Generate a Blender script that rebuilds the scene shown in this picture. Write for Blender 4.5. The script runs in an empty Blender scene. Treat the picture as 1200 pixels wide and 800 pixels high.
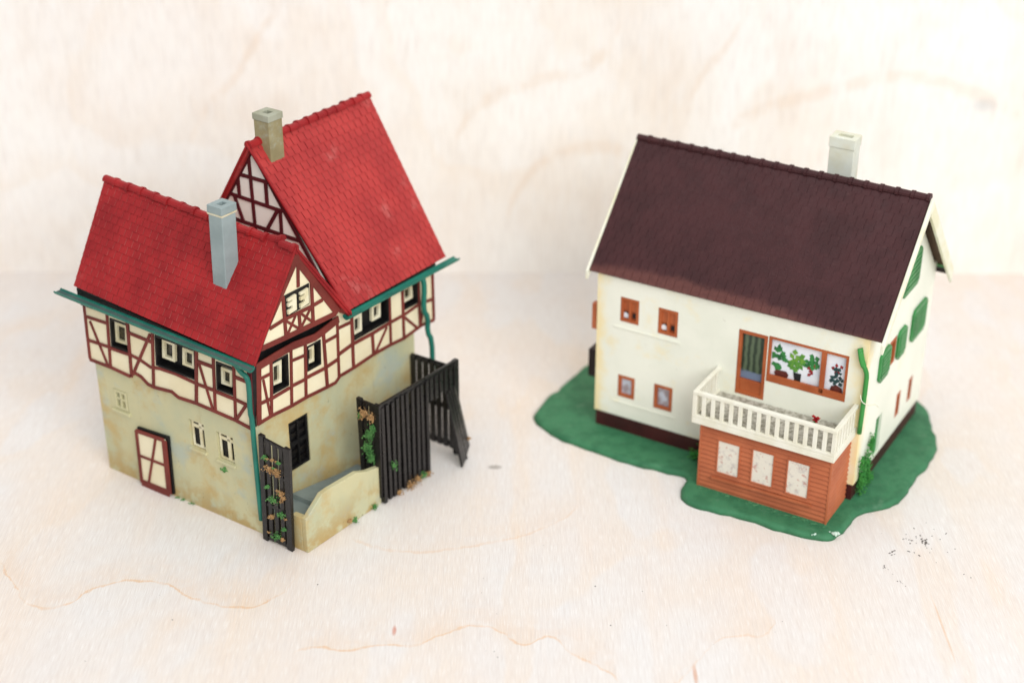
import bpy, bmesh, math, random
from mathutils import Vector, noise
random.seed(7)
CM = 0.01
scene = bpy.context.scene
COL = scene.collection

# ------------------------------------------------------------------ camera
cam = bpy.data.cameras.new('camera')
camo = bpy.data.objects.new('camera', cam)
COL.objects.link(camo)
camo.location = (0, -0.6498, 0.3522)
camo.rotation_euler = (math.pi / 2 - 0.49666, 0, 0)
cam.sensor_width = 36
cam.sensor_fit = 'HORIZONTAL'
cam.lens = 57.39
cam.clip_start = 0.01
cam.clip_end = 20
cam.dof.use_dof = True
cam.dof.focus_distance = 0.582
cam.dof.aperture_fstop = 5.6
cam.dof.aperture_blades = 7
scene.camera = camo

# ------------------------------------------------------------------ light
world = bpy.data.worlds.new('World')
scene.world = world
world.use_nodes = True
bg = world.node_tree.nodes['Background']
bg.inputs['Color'].default_value = (0.93, 0.97, 1.0, 1)
bg.inputs['Strength'].default_value = 0.46


def area(name, loc, target, size, power, col):
    l = bpy.data.lights.new(name, 'AREA')
    l.shape = 'RECTANGLE'
    l.size, l.size_y = size
    l.energy = power
    l.color = col
    o = bpy.data.objects.new(name, l)
    COL.objects.link(o)
    o.location = loc
    o.rotation_euler = (Vector(target) - Vector(loc)).to_track_quat('-Z', 'Y').to_euler()
    return o


area('window_light', (0.60, -1.45, 1.05), (0.0, 0.0, 0.06), (1.3, 1.0), 25.0, (1.0, 0.995, 0.985))
area('overhead_fill', (-0.15, -0.15, 1.15), (0, 0.02, 0.0), (1.0, 0.8), 3.4, (1.0, 0.995, 0.99))  # added fill lamp overhead, no real fixture; brightens board and table

scene.view_settings.view_transform = 'Standard'
scene.view_settings.look = 'None'
scene.view_settings.exposure = 0.12
scene.view_settings.gamma = 1.0
scene.cycles.use_denoising = True
scene.cycles.max_bounces = 8

# ------------------------------------------------------------------ frames
def axis(deg):
    a = math.radians(deg)
    return Vector((math.cos(a), math.sin(a), 0))


FR = {1: (axis(145.9), axis(52.8)), 2: (axis(149.2), axis(59.2))}


def P(h, u, v, z):
    eu, ev = FR[h]
    return eu * u + ev * v + Vector((0, 0, z))


def thing(name, label, cat, loc):
    o = bpy.data.objects.new(name, None)
    COL.objects.link(o)
    o.location = loc
    o.empty_display_size = 0.02
    o['label'] = label
    o['category'] = cat
    return o


H1 = thing('half_timbered_house', 'model half-timbered house with bright red tiled roofs, green gutters and a black fence', 'model house', (-0.0925, -0.15, 0))
H2 = thing('white_house', 'white model house with dark brown roof and white balcony standing on a green base', 'model house', (0.12932, -0.13145, 0))

# ------------------------------------------------------------------ materials
MATS = {}


class NT:
    def __init__(self, name, ref=None):
        self.m = bpy.data.materials.new(name)
        self.m.use_nodes = True
        self.n = self.m.node_tree.nodes
        self.l = self.m.node_tree.links
        self.b = self.n['Principled BSDF']
        tc = self.n.new('ShaderNodeTexCoord')
        if ref is not None:
            tc.object = ref
        mp = self.n.new('ShaderNodeVectorMath')
        mp.operation = 'SCALE'
        mp.inputs['Scale'].default_value = 100.0
        self.l.new(tc.outputs['Object'], mp.inputs[0])
        self.co = mp.outputs[0]          # centimetres
        MATS[name] = self.m

    def put(self, sock, val):
        if isinstance(val, (int, float)):
            sock.default_value = val
        elif isinstance(val, tuple):
            sock.default_value = val if len(val) == len(sock.default_value) else (*val, 1)
        else:
            self.l.new(val, sock)

    def math(self, op, a, b=0.0, c=None, clamp=False):
        n = self.n.new('ShaderNodeMath')
        n.operation = op
        n.use_clamp = clamp
        self.put(n.inputs[0], a)
        self.put(n.inputs[1], b)
        if c is not None:
            self.put(n.inputs[2], c)
        return n.outputs[0]

    def mapv(self, scale=(1, 1, 1), rot=(0, 0, 0), loc=(0, 0, 0), vec=None):
        n = self.n.new('ShaderNodeMapping')
        n.inputs['Scale'].default_value = scale
        n.inputs['Rotation'].default_value = rot
        n.inputs['Location'].default_value = loc
        self.l.new(vec if vec is not None else self.co, n.inputs[0])
        return n.outputs[0]

    def noise(self, scale, detail=3, rough=0.55, vec=None, dist=0.0):
        n = self.n.new('ShaderNodeTexNoise')
        n.inputs['Scale'].default_value = scale
        n.inputs['Detail'].default_value = detail
        n.inputs['Roughness'].default_value = rough
        n.inputs['Distortion'].default_value = dist
        self.l.new(vec if vec is not None else self.co, n.inputs['Vector'])
        return n.outputs['Fac']

    def ramp(self, fac, lo, hi, a=0.0, b=1.0):
        n = self.n.new('ShaderNodeMapRange')
        n.interpolation_type = 'SMOOTHSTEP'
        self.put(n.inputs['Value'], fac)
        n.inputs['From Min'].default_value = lo
        n.inputs['From Max'].default_value = hi
        n.inputs['To Min'].default_value = a
        n.inputs['To Max'].default_value = b
        return n.outputs['Result']

    def mix(self, fac, a, b, mode='MIX'):
        n = self.n.new('ShaderNodeMix')
        n.data_type = 'RGBA'
        n.blend_type = mode
        self.put(n.inputs[0], fac)
        self.put(n.inputs[6], a)
        self.put(n.inputs[7], b)
        return n.outputs[2]

    def xyz(self, vec=None):
        n = self.n.new('ShaderNodeSeparateXYZ')
        self.l.new(vec if vec is not None else self.co, n.inputs[0])
        return n.outputs

    def bump(self, h, strength=0.2, dist=0.0003):
        n = self.n.new('ShaderNodeBump')
        n.inputs['Strength'].default_value = strength
        n.inputs['Distance'].default_value = dist
        self.l.new(h, n.inputs['Height'])
        self.l.new(n.outputs[0], self.b.inputs['Normal'])

    def done(self, col, rough=0.5, spec=0.5):
        self.put(self.b.inputs['Base Color'], col)
        self.put(self.b.inputs['Roughness'], rough)
        self.b.inputs['Specular IOR Level'].default_value = spec
        return self.m


def S(r, g, b):
    f = lambda c: (c / 255 / 12.92) if c <= 10 else ((c / 255 + 0.055) / 1.055) ** 2.4
    return (f(r), f(g), f(b), 1)


def plastic(name, ref, col, col2, scale=1.2, rough=0.45, spec=0.4, dust=None, dust_lo=0.6, dust_hi=0.75, bump=0.15):
    t = NT(name, ref)
    c = t.mix(t.ramp(t.noise(scale, 4), 0.35, 0.68), col, col2)
    c = t.mix(t.math('MULTIPLY', t.noise(scale * 14, 2), 0.22), c, tuple(x * 0.72 for x in col[:3]) + (1,))
    if dust is not None:
        c = t.mix(t.ramp(t.noise(scale * 0.9, 6, 0.7), dust_lo, dust_hi, 0, 0.55), c, dust)
    r = t.ramp(t.noise(scale * 3, 3), 0.2, 0.8, rough - 0.08, rough + 0.14)
    t.bump(t.noise(scale * 10, 4), bump, 0.0002)
    return t.done(c, r, spec)


plastic('red_roof', H1, S(162, 38, 40), S(134, 28, 32), 0.7, 0.45, 0.22, S(186, 92, 88), 0.62, 0.82)
plastic('faded_red_roof', H1, S(178, 55, 53), S(158, 43, 44), 0.6, 0.45, 0.3, S(200, 124, 118), 0.57, 0.76)
plastic('oxide_red', H1, S(124, 52, 44), S(106, 42, 36), 1.0, 0.6, 0.3)
plastic('maroon_beam', H1, S(92, 26, 32), S(76, 22, 26), 1.0, 0.55, 0.3)
plastic('cream', H1, S(240, 230, 198), S(232, 219, 182), 0.8, 0.6, 0.3)
plastic('gable_cream', H1, S(250, 246, 234), S(242, 236, 220), 0.8, 0.6, 0.3)
plastic('sash_cream', H1, S(236, 230, 202), S(212, 200, 158), 1.6, 0.55, 0.3)
plastic('black', H1, S(17, 16, 17), S(12, 11, 12), 1.0, 0.5, 0.35)
plastic('fence_black', H1, S(20, 16, 17), S(13, 11, 12), 1.5, 0.3, 0.55, S(58, 50, 48), 0.6, 0.8)
plastic('teal', H1, S(26, 118, 100), S(18, 98, 86), 0.9, 0.42, 0.45)
plastic('gutter_dust', H1, S(78, 96, 92), S(60, 86, 82), 1.8, 0.7, 0.2)
plastic('grime_red', H1, S(112, 24, 27), S(92, 19, 22), 1.5, 0.7, 0.15)
plastic('highlight_red', H1, S(190, 92, 88), S(160, 52, 52), 1.0, 0.5, 0.3)  # lighter red that paints highlight ticks on the tile edges
plastic('chimney_grey', H1, S(152, 166, 166), S(138, 152, 152), 0.9, 0.55, 0.3, S(190, 178, 130), 0.66, 0.8)
plastic('cap_grey', H1, S(166, 168, 150), S(148, 148, 126), 1.2, 0.6, 0.3)
plastic('chimney_tan', H1, S(160, 150, 112), S(136, 126, 92), 0.9, 0.6, 0.3, S(176, 190, 184), 0.52, 0.72)
plastic('ramp_grey', H1, S(140, 152, 150), S(120, 132, 132), 1.0, 0.6, 0.3)

t = NT('stone_wall', H1)   # moulded lower storey: greenish beige with ochre washes and blue-grey smears
x, y, z = t.xyz()
c = t.mix(t.ramp(t.noise(0.4, 5, 0.6), 0.36, 0.66), S(200, 194, 154), S(186, 187, 154))
c = t.mix(t.ramp(t.noise(0.42, 6, 0.68, vec=t.mapv(loc=(7, 3, 1))), 0.46, 0.66, 0, 0.8), c, S(192, 164, 104))
c = t.mix(t.ramp(t.noise(0.5, 5, 0.6, vec=t.mapv(loc=(1, 13, 4))), 0.54, 0.68, 0, 0.7), c, S(172, 184, 174))
low = t.math('MULTIPLY', t.ramp(z, 1.6, 0.0), t.ramp(t.noise(1.1, 5, 0.65), 0.40, 0.58))
c = t.mix(t.math('MULTIPLY', low, 0.75), c, S(176, 142, 78))
run = t.noise(1.0, 4, 0.6, vec=t.mapv((2.2, 2.2, 0.35)))
c = t.mix(t.ramp(run, 0.60, 0.78, 0, 0.3), c, S(168, 148, 100))
c = t.mix(t.ramp(t.noise(4, 4, 0.65), 0.66, 0.74, 0, 0.65), c, S(84, 74, 56))
t.bump(t.noise(3.5, 5, 0.65), 0.3, 0.0004)
t.done(c, t.ramp(t.noise(1.2), 0.3, 0.7, 0.45, 0.65), 0.35)

# -- second house
t = NT('white_wall', H2)   # white plastic, yellowed with glue along its corners
x, y, z = t.xyz()
eu, ev = FR[2]
uu = t.math('ADD', t.math('MULTIPLY', x, eu.x), t.math('MULTIPLY', y, eu.y))
vv = t.math('ADD', t.math('MULTIPLY', x, ev.x), t.math('MULTIPLY', y, ev.y))
c = t.mix(t.ramp(t.noise(0.5, 4), 0.35, 0.68), S(240, 241, 227), S(233, 235, 220))
nz = t.noise(0.9, 4, 0.6)
rc = lambda du: t.math('SQRT', t.math('ADD', t.math('MULTIPLY', du, du), t.math('MULTIPLY', vv, vv)))
d1 = t.math('SUBTRACT', t.math('MULTIPLY', nz, 1.5), rc(uu))
d2 = t.math('SUBTRACT', t.math('MULTIPLY', nz, 1.3), rc(t.math('SUBTRACT', uu, 11.15)))
yel = t.math('MAXIMUM', t.ramp(d1, -0.1, 0.8, 0, 0.85), t.ramp(d2, 0.0, 0.7, 0, 0.8))
yel = t.math('MAXIMUM', yel, t.ramp(t.noise(0.8, 4, 0.6, vec=t.mapv(loc=(5, 5, 5))), 0.56, 0.76, 0, 0.4))
c = t.mix(yel, c, S(244, 222, 160))
c = t.mix(t.ramp(t.noise(5, 3), 0.70, 0.76, 0, 0.25), c, S(150, 140, 116))
t.bump(t.noise(4, 5, 0.7), 0.2, 0.0003)
t.done(c, 0.5, 0.35)

t = NT('brown_roof', H2)
x, y, z = t.xyz()
uu = t.math('ADD', t.math('MULTIPLY', x, eu.x), t.math('MULTIPLY', y, eu.y))
c = t.mix(t.ramp(t.noise(0.7, 5, 0.65), 0.35, 0.68), S(66, 33, 35), S(56, 27, 29))
c = t.mix(t.ramp(t.noise(3.2, 4, 0.7), 0.58, 0.80, 0, 0.4), c, S(92, 62, 60))
arc = t.math('MULTIPLY', t.ramp(uu, 1.6, 4.5), t.ramp(uu, 11.8, 9.0, 0.35, 1))
ed = t.math('ADD', 7.36, t.math('MULTIPLY', arc, t.math('ADD', 0.02, t.math('MULTIPLY', t.noise(1.6, 5, 0.7), 0.55))))
wear = t.ramp(t.math('SUBTRACT', ed, z), -0.08, 0.22, 0, 0.75)
c = t.mix(t.math('MULTIPLY', wear, t.ramp(t.noise(6), 0.2, 0.6, 0.6, 1)), c, S(104, 62, 56))
t.bump(t.noise(9, 4), 0.25, 0.0003)
t.done(c, t.ramp(t.noise(2.2, 4), 0.3, 0.7, 0.36, 0.56), 0.28)

plastic('orange_frame', H2, S(180, 96, 54), S(164, 82, 44), 1.2, 0.5, 0.35)
plastic('siding', H2, S(188, 106, 68), S(170, 92, 58), 0.8, 0.45, 0.4, S(206, 130, 96), 0.6, 0.8)
plastic('plinth_brown', H2, S(76, 28, 30), S(58, 22, 25), 1.0, 0.45, 0.4)
plastic('balcony_white', H2, S(236, 234, 220), S(226, 222, 202), 1.2, 0.5, 0.35, S(206, 196, 160), 0.62, 0.8)
plastic('soffit_tan', H2, S(112, 92, 74), S(88, 70, 56), 1.0, 0.6, 0.2)
plastic('barge_white', H2, S(236, 236, 218), S(228, 224, 190), 0.9, 0.5, 0.35)
plastic('chimney_white', H2, S(222, 226, 214), S(212, 210, 186), 1.0, 0.55, 0.3)
plastic('bright_green', H2, S(60, 148, 66), S(48, 128, 56), 1.0, 0.42, 0.4)
plastic('shutter_green', H2, S(58, 140, 74), S(44, 118, 60), 1.0, 0.4, 0.45)
plastic('base_green', H2, S(62, 124, 86), S(48, 106, 72), 1.6, 0.6, 0.3, S(98, 136, 108), 0.56, 0.76, 0.9)
plastic('dark_brown', H2, S(44, 26, 24), S(34, 20, 18), 1.0, 0.5, 0.35)
plastic('glue', H2, S(214, 226, 214), S(180, 214, 196), 3, 0.15, 0.5)

t = NT('balcony_floor', H2)
c = t.mix(t.ramp(t.noise(5, 4, 0.7), 0.35, 0.65), S(196, 192, 180), S(132, 128, 114))
t.done(c, 0.8, 0.2)
t = NT('floral_print', H2)      # milky window sheets with a faint flowered print
c = t.mix(t.ramp(t.noise(3.6, 4, 0.65), 0.50, 0.68, 0, 0.6), S(226, 220, 206), S(178, 170, 168))
c = t.mix(t.ramp(t.noise(4.6, 2, vec=t.mapv(loc=(3, 9, 2))), 0.60, 0.68, 0, 0.6), c, S(186, 120, 108))
t.done(c, 0.5, 0.4)
t = NT('curtain_print', H2)
x, y, z = t.xyz()
uu = t.math('ADD', t.math('MULTIPLY', x, eu.x), t.math('MULTIPLY', y, eu.y))
w = t.math('SINE', t.math('ADD', t.math('MULTIPLY', uu, 26.0), t.math('MULTIPLY', t.noise(1.5), 7.0)))
c = t.mix(t.ramp(w, -0.9, 0.9), S(40, 56, 42), S(88, 104, 80))
c = t.mix(t.ramp(t.math('ADD', z, t.math('MULTIPLY', t.noise(3), 0.3)), 4.72, 4.6), c, S(110, 124, 150))
t.done(c, 0.3, 0.5)
t = NT('bluish_pane', H2)
c = t.mix(t.ramp(t.noise(2.2, 3), 0.42, 0.6), S(190, 196, 208), S(150, 138, 142))
t.done(c, 0.25, 0.5)
t = NT('dark_pane', H1)
c = t.mix(t.ramp(t.noise(1.6, 3), 0.4, 0.65), S(24, 24, 22), S(64, 58, 40))
t.done(c, 0.25, 0.5)
t = NT('white_card', H2)
c = t.mix(t.ramp(t.noise(1.2, 3), 0.4, 0.7), S(238, 241, 246), S(220, 228, 238))
t.done(c, 0.35, 0.4)
for nm, a, b in (('leaf_print', (58, 140, 70), (28, 92, 48)), ('leaf_print_yellow', (120, 168, 60), (52, 130, 58)), ('red_print', (168, 46, 50), (120, 34, 42)), ('pot_print', (104, 44, 36), (72, 30, 28)), ('dark_pot_print', (34, 36, 38), (24, 24, 26)), ('petrol_print', (44, 78, 78), (32, 56, 60))):
    plastic(nm, H2, S(*a), S(*b), 4, 0.4, 0.4)
for nm, ref, a, b in (('moss_green', H1, (100, 150, 86), (68, 120, 64)), ('moss_ochre', H1, (192, 154, 108), (152, 116, 76)), ('moss_pale', H2, (92, 146, 104), (66, 120, 84)), ('ivy_green', H2, (74, 148, 70), (52, 122, 58)), ('flower_red', H2, (176, 30, 34), (140, 22, 28))):
    plastic(nm, ref, S(*a), S(*b), 5, 0.8, 0.15)


# -- plywood (birch): fine pores along the grain, ochre growth lines, pinkish blotches
def plywood(name, lines, tone_a, tone_b, along, extra=None, swirl=0.5):
    t = NT(name)
    if along == 'y':
        st = (14, 0.5, 1)
        st2 = (42, 1.6, 1)
    else:
        st = (14, 1, 0.9)
        st2 = (12, 1, 0.4)
    X, Y, Z = t.xyz()
    B = Y if along == 'y' else Z
    c = t.mix(t.ramp(t.noise(0.14, 4, 0.6), 0.34, 0.68), tone_a, tone_b)
    wide = t.mapv((0.5, 0.06, 1) if along == 'y' else (0.22, 1, 0.10))
    c = t.mix(t.ramp(t.noise(1.0, 4, 0.55, vec=wide), 0.46, 0.76, 0, 0.5), c, S(230, 213, 198))
    c = t.mix(t.ramp(t.noise(0.11, 5, 0.6, vec=t.mapv(loc=(31, 12, 4))), 0.5, 0.72, 0, 0.40), c, S(230, 214, 198))
    # growth rings cut flat: thin contour lines of a slow field
    wv = t.mapv((0.10, 0.045, 1) if along == 'y' else (0.075, 1, 0.05))
    fld = t.noise(1.0, 4.5, 0.5, vec=wv, dist=0.3)
    fr = t.math('FRACT', t.math('MULTIPLY', fld, 7.0))
    edge = t.math('MULTIPLY', t.ramp(fr, 0.0, 0.14), t.ramp(fr, 0.75, 0.12))
    c = t.mix(t.math('MULTIPLY', edge, swirl * 0.42), c, S(232, 200, 160))
    for pts, wd, amt in lines:
        x0, x1 = pts[0][0], pts[-1][0]
        y0, y1 = min(p[1] for p in pts) - 1, max(p[1] for p in pts) + 1
        fc = t.n.new('ShaderNodeFloatCurve')
        cu = fc.mapping.curves[0]
        for i, (px, py) in enumerate(pts):
            q = ((px - x0) / (x1 - x0), (py - y0) / (y1 - y0))
            if i == 0:
                cu.points[0].location = q
            elif i == len(pts) - 1:
                cu.points[-1].location = q
            else:
                cu.points.new(*q)
        fc.mapping.update()
        xn = t.math('DIVIDE', t.math('SUBTRACT', t.math('ADD', X, t.math('MULTIPLY', t.math('SUBTRACT', t.noise(2.5), 0.5), 0.35)), x0), x1 - x0)
        t.l.new(xn, fc.inputs['Value'])
        yv = t.math('ADD', t.math('MULTIPLY', fc.outputs[0], y1 - y0), y0)
        yv = t.math('ADD', yv, t.math('MULTIPLY', t.math('SUBTRACT', t.noise(1.1, 4), 0.5), 0.5))
        d = t.math('SUBTRACT', B, yv)
        thin = t.ramp(t.math('ABSOLUTE', d), wd, wd * 0.2)
        soft = t.math('MULTIPLY', t.ramp(d, 2.2, 0.0), t.ramp(d, -0.1, 0.1))
        inside = t.math('MULTIPLY', t.ramp(xn, 0.0, 0.04), t.ramp(xn, 1.0, 0.96))
        broken = t.ramp(t.noise(0.9, 3), 0.36, 0.58, 0.25, 1.0)
        m = t.math('MULTIPLY', t.math('MULTIPLY', t.math('MAXIMUM', thin, t.math('MULTIPLY', soft, 0.30)), inside), t.math('MULTIPLY', broken, amt))
        c = t.mix(m, c, S(222, 184, 144))
    for (px, py, rx, ry, col, amt) in (extra or []):
        dx = t.math('DIVIDE', t.math('SUBTRACT', X, px), rx)
        dy = t.math('DIVIDE', t.math('SUBTRACT', B, py), ry)
        r = t.math('ADD', t.math('MULTIPLY', dx, dx), t.math('MULTIPLY', dy, dy))
        c = t.mix(t.ramp(t.math('ADD', r, t.math('MULTIPLY', t.noise(4, 3), 0.5)), 1.25, 0.1, 0, amt), c, col)
    fine = t.noise(1.0, 3, 0.6, vec=t.mapv(st))
    pores = t.noise(1.0, 2, 0.5, vec=t.mapv(st2))
    c = t.mix(t.ramp(fine, 0.42, 0.68, 0, 0.28), c, S(206, 195, 188))
    c = t.mix(t.ramp(pores, 0.50, 0.74, 0, 0.45), c, S(244, 243, 242))
    c = t.mix(t.ramp(pores, 0.46, 0.26, 0, 0.26), c, S(196, 182, 172))
    t.bump(t.math('ADD', fine, pores), 0.16, 0.00025)
    t.done(c, t.ramp(pores, 0.4, 0.7, 0.62, 0.42), 0.35)


A = [(-18.61, -16.59), (-17.51, -18.37), (-16.49, -19.44), (-15.77, -19.35), (-14.8, -18.37), (-13.69, -17.87), (-12.45, -18.02), (-11.07, -18.96), (-9.36, -19.44), (-8.66, -19.11), (-7.6, -17.2)]
Bl = [(-7.41, -22.11), (-6.61, -21.53), (-5.73, -21.76), (-4.61, -21.44), (-3.45, -21.53), (-2.33, -20.85), (-1.17, -20.39), (-0.29, -20.76), (0.43, -21.44), (1.16, -20.99), (2.0, -21.89), (3.1, -22.77), (3.62, -23.41)]
Cl = [(4.5, -24.2), (6.0, -22.6), (7.0, -21.2), (7.83, -20.99), (8.73, -20.76), (9.15, -19.2)]
Dl = [(-6.0, -15.2), (-4.0, -16.1), (-1.0, -15.6), (1.5, -14.4), (2.8, -12.6)]
plywood('plywood_table', [(A, 0.10, 0.85), (Bl, 0.09, 0.8), (Cl, 0.09, 0.45), (Dl, 0.12, 0.4)], S(224, 221, 219), S(224, 216, 210), 'y',
        [(-0.68, -10.44, 0.35, 0.22, S(120, 112, 104), 0.75), (-4.02, -20.67, 0.10, 0.35, S(196, 100, 60), 0.75), (6.03, -23.0, 0.10, 0.7, S(204, 130, 70), 0.7), (14.75, -20.6, 0.05, 2.4, S(214, 170, 124), 0.6)], 0.40)
WL = [[(-2.83, 5.84), (-2.19, 7.98), (-0.79, 9.16), (1.58, 9.99), (3.92, 10.89), (5.02, 13.09)],
      [(-0.42, 0.93), (0.21, 4.31), (2.02, 6.19), (4.83, 6.49), (7.71, 5.19), (8.86, 2.75)],
      [(10.0, 7.56), (11.92, 8.61), (14.24, 9.32), (18.11, 10.07), (20.95, 9.44), (23.9, 8.19)],
      [(-15.8, 5.41), (-14.32, 8.41), (-12.79, 10.07), (-11.67, 11.9), (-10.38, 13.69)],
      [(8.0, 7.56), (8.49, 9.65), (9.75, 11.49), (10.77, 13.69)]]
plywood('plywood_back', [(q, 0.55, 0.24) for q in WL], S(248, 245, 241), S(246, 240, 234), 'z', [(21.9, 8.7, 0.8, 0.5, S(170, 178, 182), 0.4)], 0.30)


# ------------------------------------------------------------------ mesh helpers
def mesh_obj(name, vs, fs, mat, parent=None, smooth=False, bevel=0.0, label=None, kind=None, mat2=None, idx2=()):
    me = bpy.data.meshes.new(name)
    me.from_pydata([tuple(Vector(v) * CM) for v in vs], [], fs)
    bm = bmesh.new()
    bm.from_mesh(me)
    bmesh.ops.recalc_face_normals(bm, faces=bm.faces)
    bm.to_mesh(me)
    bm.free()
    if smooth:
        me.polygons.foreach_set('use_smooth', [True] * len(me.polygons))
    me.materials.append(MATS[mat] if isinstance(mat, str) else mat)
    if mat2:
        me.materials.append(MATS[mat2])
        for i in idx2:
            me.polygons[i].material_index = 1
    o = bpy.data.objects.new(name, me)
    COL.objects.link(o)
    if parent is not None:
        o.parent = parent
    if bevel:
        b = o.modifiers.new('bevel', 'BEVEL')
        b.width = bevel * CM
        b.segments = 2
        b.limit_method = 'ANGLE'
        b.angle_limit = math.radians(40)
    if label:
        o['label'] = label
    if kind:
        o['kind'] = kind
    return o


def prism_data(front, back):
    n = len(front)
    vs = list(front) + list(back)
    fs = [tuple(range(n)), tuple(range(2 * n - 1, n - 1, -1))]
    fs += [(i, (i + 1) % n, n + (i + 1) % n, n + i) for i in range(n)]
    return vs, fs


def T(h, ax, val, a, b):
    return P(h, a, val, b) if ax == 'v' else P(h, val, a, b)


def plate(name, mat, parent, h, ax, v0, v1, pts, bevel=0.0, **k):
    """polygon in a facade plane, from depth v0 (front) to v1 (back)"""
    vs, fs = prism_data([T(h, ax, v0, *p) for p in pts], [T(h, ax, v1, *p) for p in pts])
    return mesh_obj(name, vs, fs, mat, parent, bevel=bevel, **k)


def strip(name, mat, parent, h, ax, v0, v1, pts, w, bevel=0.012, **k):
    """a bar of width w that follows a polyline in a facade plane"""
    n = len(pts)
    L, R = [], []
    for i, p in enumerate(pts):
        a = pts[max(0, i - 1)]
        b = pts[min(n - 1, i + 1)]
        d = Vector((b[0] - a[0], b[1] - a[1])).normalized()
        nn = Vector((-d.y, d.x)) * (w / 2)
        L.append((p[0] + nn.x, p[1] + nn.y))
        R.append((p[0] - nn.x, p[1] - nn.y))
    vs = []
    for q in (L, R):
        for v in (v0, v1):
            vs += [T(h, ax, v, *p) for p in q]
    fs = []
    for i in range(n - 1):
        a, b, c, d = i, n + i, 2 * n + i, 3 * n + i     # L front, L back, R front, R back
        fs += [(a, a + 1, c + 1, c), (b, b + 1, d + 1, d), (a, a + 1, b + 1, b), (c, c + 1, d + 1, d)]
    fs += [(0, n, 3 * n, 2 * n), (n - 1, 2 * n - 1, 4 * n - 1, 3 * n - 1)]
    return mesh_obj(name, vs, fs, mat, parent, bevel=bevel, **k)


def ring(name, mat, parent, h, ax, v0, v1, quad, w, bars=(), bevel=0.01):
    """window sash: a quad frame with a real opening, plus bars ((ax0,ay0),(ax1,ay1)) in 0..1 quad space"""
    q = [Vector(p) for p in quad]

    def bil(s, t_):
        return (q[0] * (1 - s) + q[1] * s) * (1 - t_) + (q[3] * (1 - s) + q[2] * s) * t_
    W = (q[1] - q[0]).length
    Hh = (q[3] - q[0]).length
    a, b = w / W, w / Hh
    inner = [bil(a, b), bil(1 - a, b), bil(1 - a, 1 - b), bil(a, 1 - b)]
    vs = [T(h, ax, v0, *p) for p in q] + [T(h, ax, v0, *p) for p in inner] + [T(h, ax, v1, *p) for p in q] + [T(h, ax, v1, *p) for p in inner]
    fs = []
    for i in range(4):
        j = (i + 1) % 4
        fs += [(i, j, 4 + j, 4 + i), (8 + i, 8 + j, 12 + j, 12 + i), (i, j, 8 + j, 8 + i), (4 + i, 4 + j, 12 + j, 12 + i)]
    for (s0, t0, s1, t1) in bars:
        f = [bil(s0, t0), bil(s1, t0), bil(s1, t1), bil(s0, t1)]
        k = len(vs)
        v2, f2 = prism_data([T(h, ax, v0 + 0.006, *p) for p in f], [T(h, ax, v1 - 0.004, *p) for p in f])
        vs += v2
        fs += [tuple(k + i for i in g) for g in f2]
    return mesh_obj(name, vs, fs, mat, parent, bevel=bevel)


def wallgrid(name, mat, parent, h, ax, v0, v1, a0, a1, b0, b1, holes=(), zb=None, zt=None, shear=0.0, pivot=6.0, step=0.35, **k):
    """facade sheet with real window openings, thickness v0..v1, optional wavy bottom / top edge"""
    As = {a0, a1}
    Bs = {b0, b1}
    for (p, q, r, s) in holes:
        As |= {p, q}
        Bs |= {r, s}
    n = int((a1 - a0) / step)
    for i in range(1, n):
        x_ = a0 + (a1 - a0) * i / n
        if all(abs(x_ - q) > 0.08 for q in As):
            As.add(x_)
    As, Bs = sorted(As), sorted(Bs)
    idx, pts, faces = {}, [], []

    def vid(i, j):
        if (i, j) not in idx:
            a, b = As[i], Bs[j]
            if j == 0 and zb:
                b = zb(a)
            if j == len(Bs) - 1 and zt:
                b = zt(a)
            idx[(i, j)] = len(pts)
            pts.append((a + shear * (pivot - b), b))
        return idx[(i, j)]
    for i in range(len(As) - 1):
        for j in range(len(Bs) - 1):
            ca, cb = (As[i] + As[i + 1]) / 2, (Bs[j] + Bs[j + 1]) / 2
            if any(p < ca < q and r < cb < s for (p, q, r, s) in holes):
                continue
            faces.append((vid(i, j), vid(i + 1, j), vid(i + 1, j + 1), vid(i, j + 1)))
    N = len(pts)
    vs = [T(h, ax, v0, *p) for p in pts] + [T(h, ax, v1, *p) for p in pts]
    fs = list(faces) + [tuple(N + q for q in reversed(f)) for f in faces]
    edges = {}
    for f in faces:
        for i in range(4):
            e = (f[i], f[(i + 1) % 4])
            edges[tuple(sorted(e))] = edges.get(tuple(sorted(e)), 0) + 1
    for (a, b), cnt in edges.items():
        if cnt == 1:
            fs.append((a, b, N + b, N + a))
    return mesh_obj(name, vs, fs, mat, parent, **k)


def interp(pts):
    pts = sorted(pts)

    def f(x_):
        if x_ <= pts[0][0]:
            return pts[0][1]
        for (p, q), (r, s) in zip(pts, pts[1:]):
            if x_ <= r:
                return q + (s - q) * (x_ - p) / (r - p)
        return pts[-1][1]
    return f


def box(name, mat, parent, h, u0, u1, v0, v1, z0, z1, bevel=0.0, **k):
    f = [P(h, u0, v0, z0), P(h, u1, v0, z0), P(h, u1, v1, z0), P(h, u0, v1, z0)]
    b = [P(h, u0, v0, z1), P(h, u1, v0, z1), P(h, u1, v1, z1), P(h, u0, v1, z1)]
    vs, fs = prism_data(f, b)
    return mesh_obj(name, vs, fs, mat, parent, bevel=bevel, **k)


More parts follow.
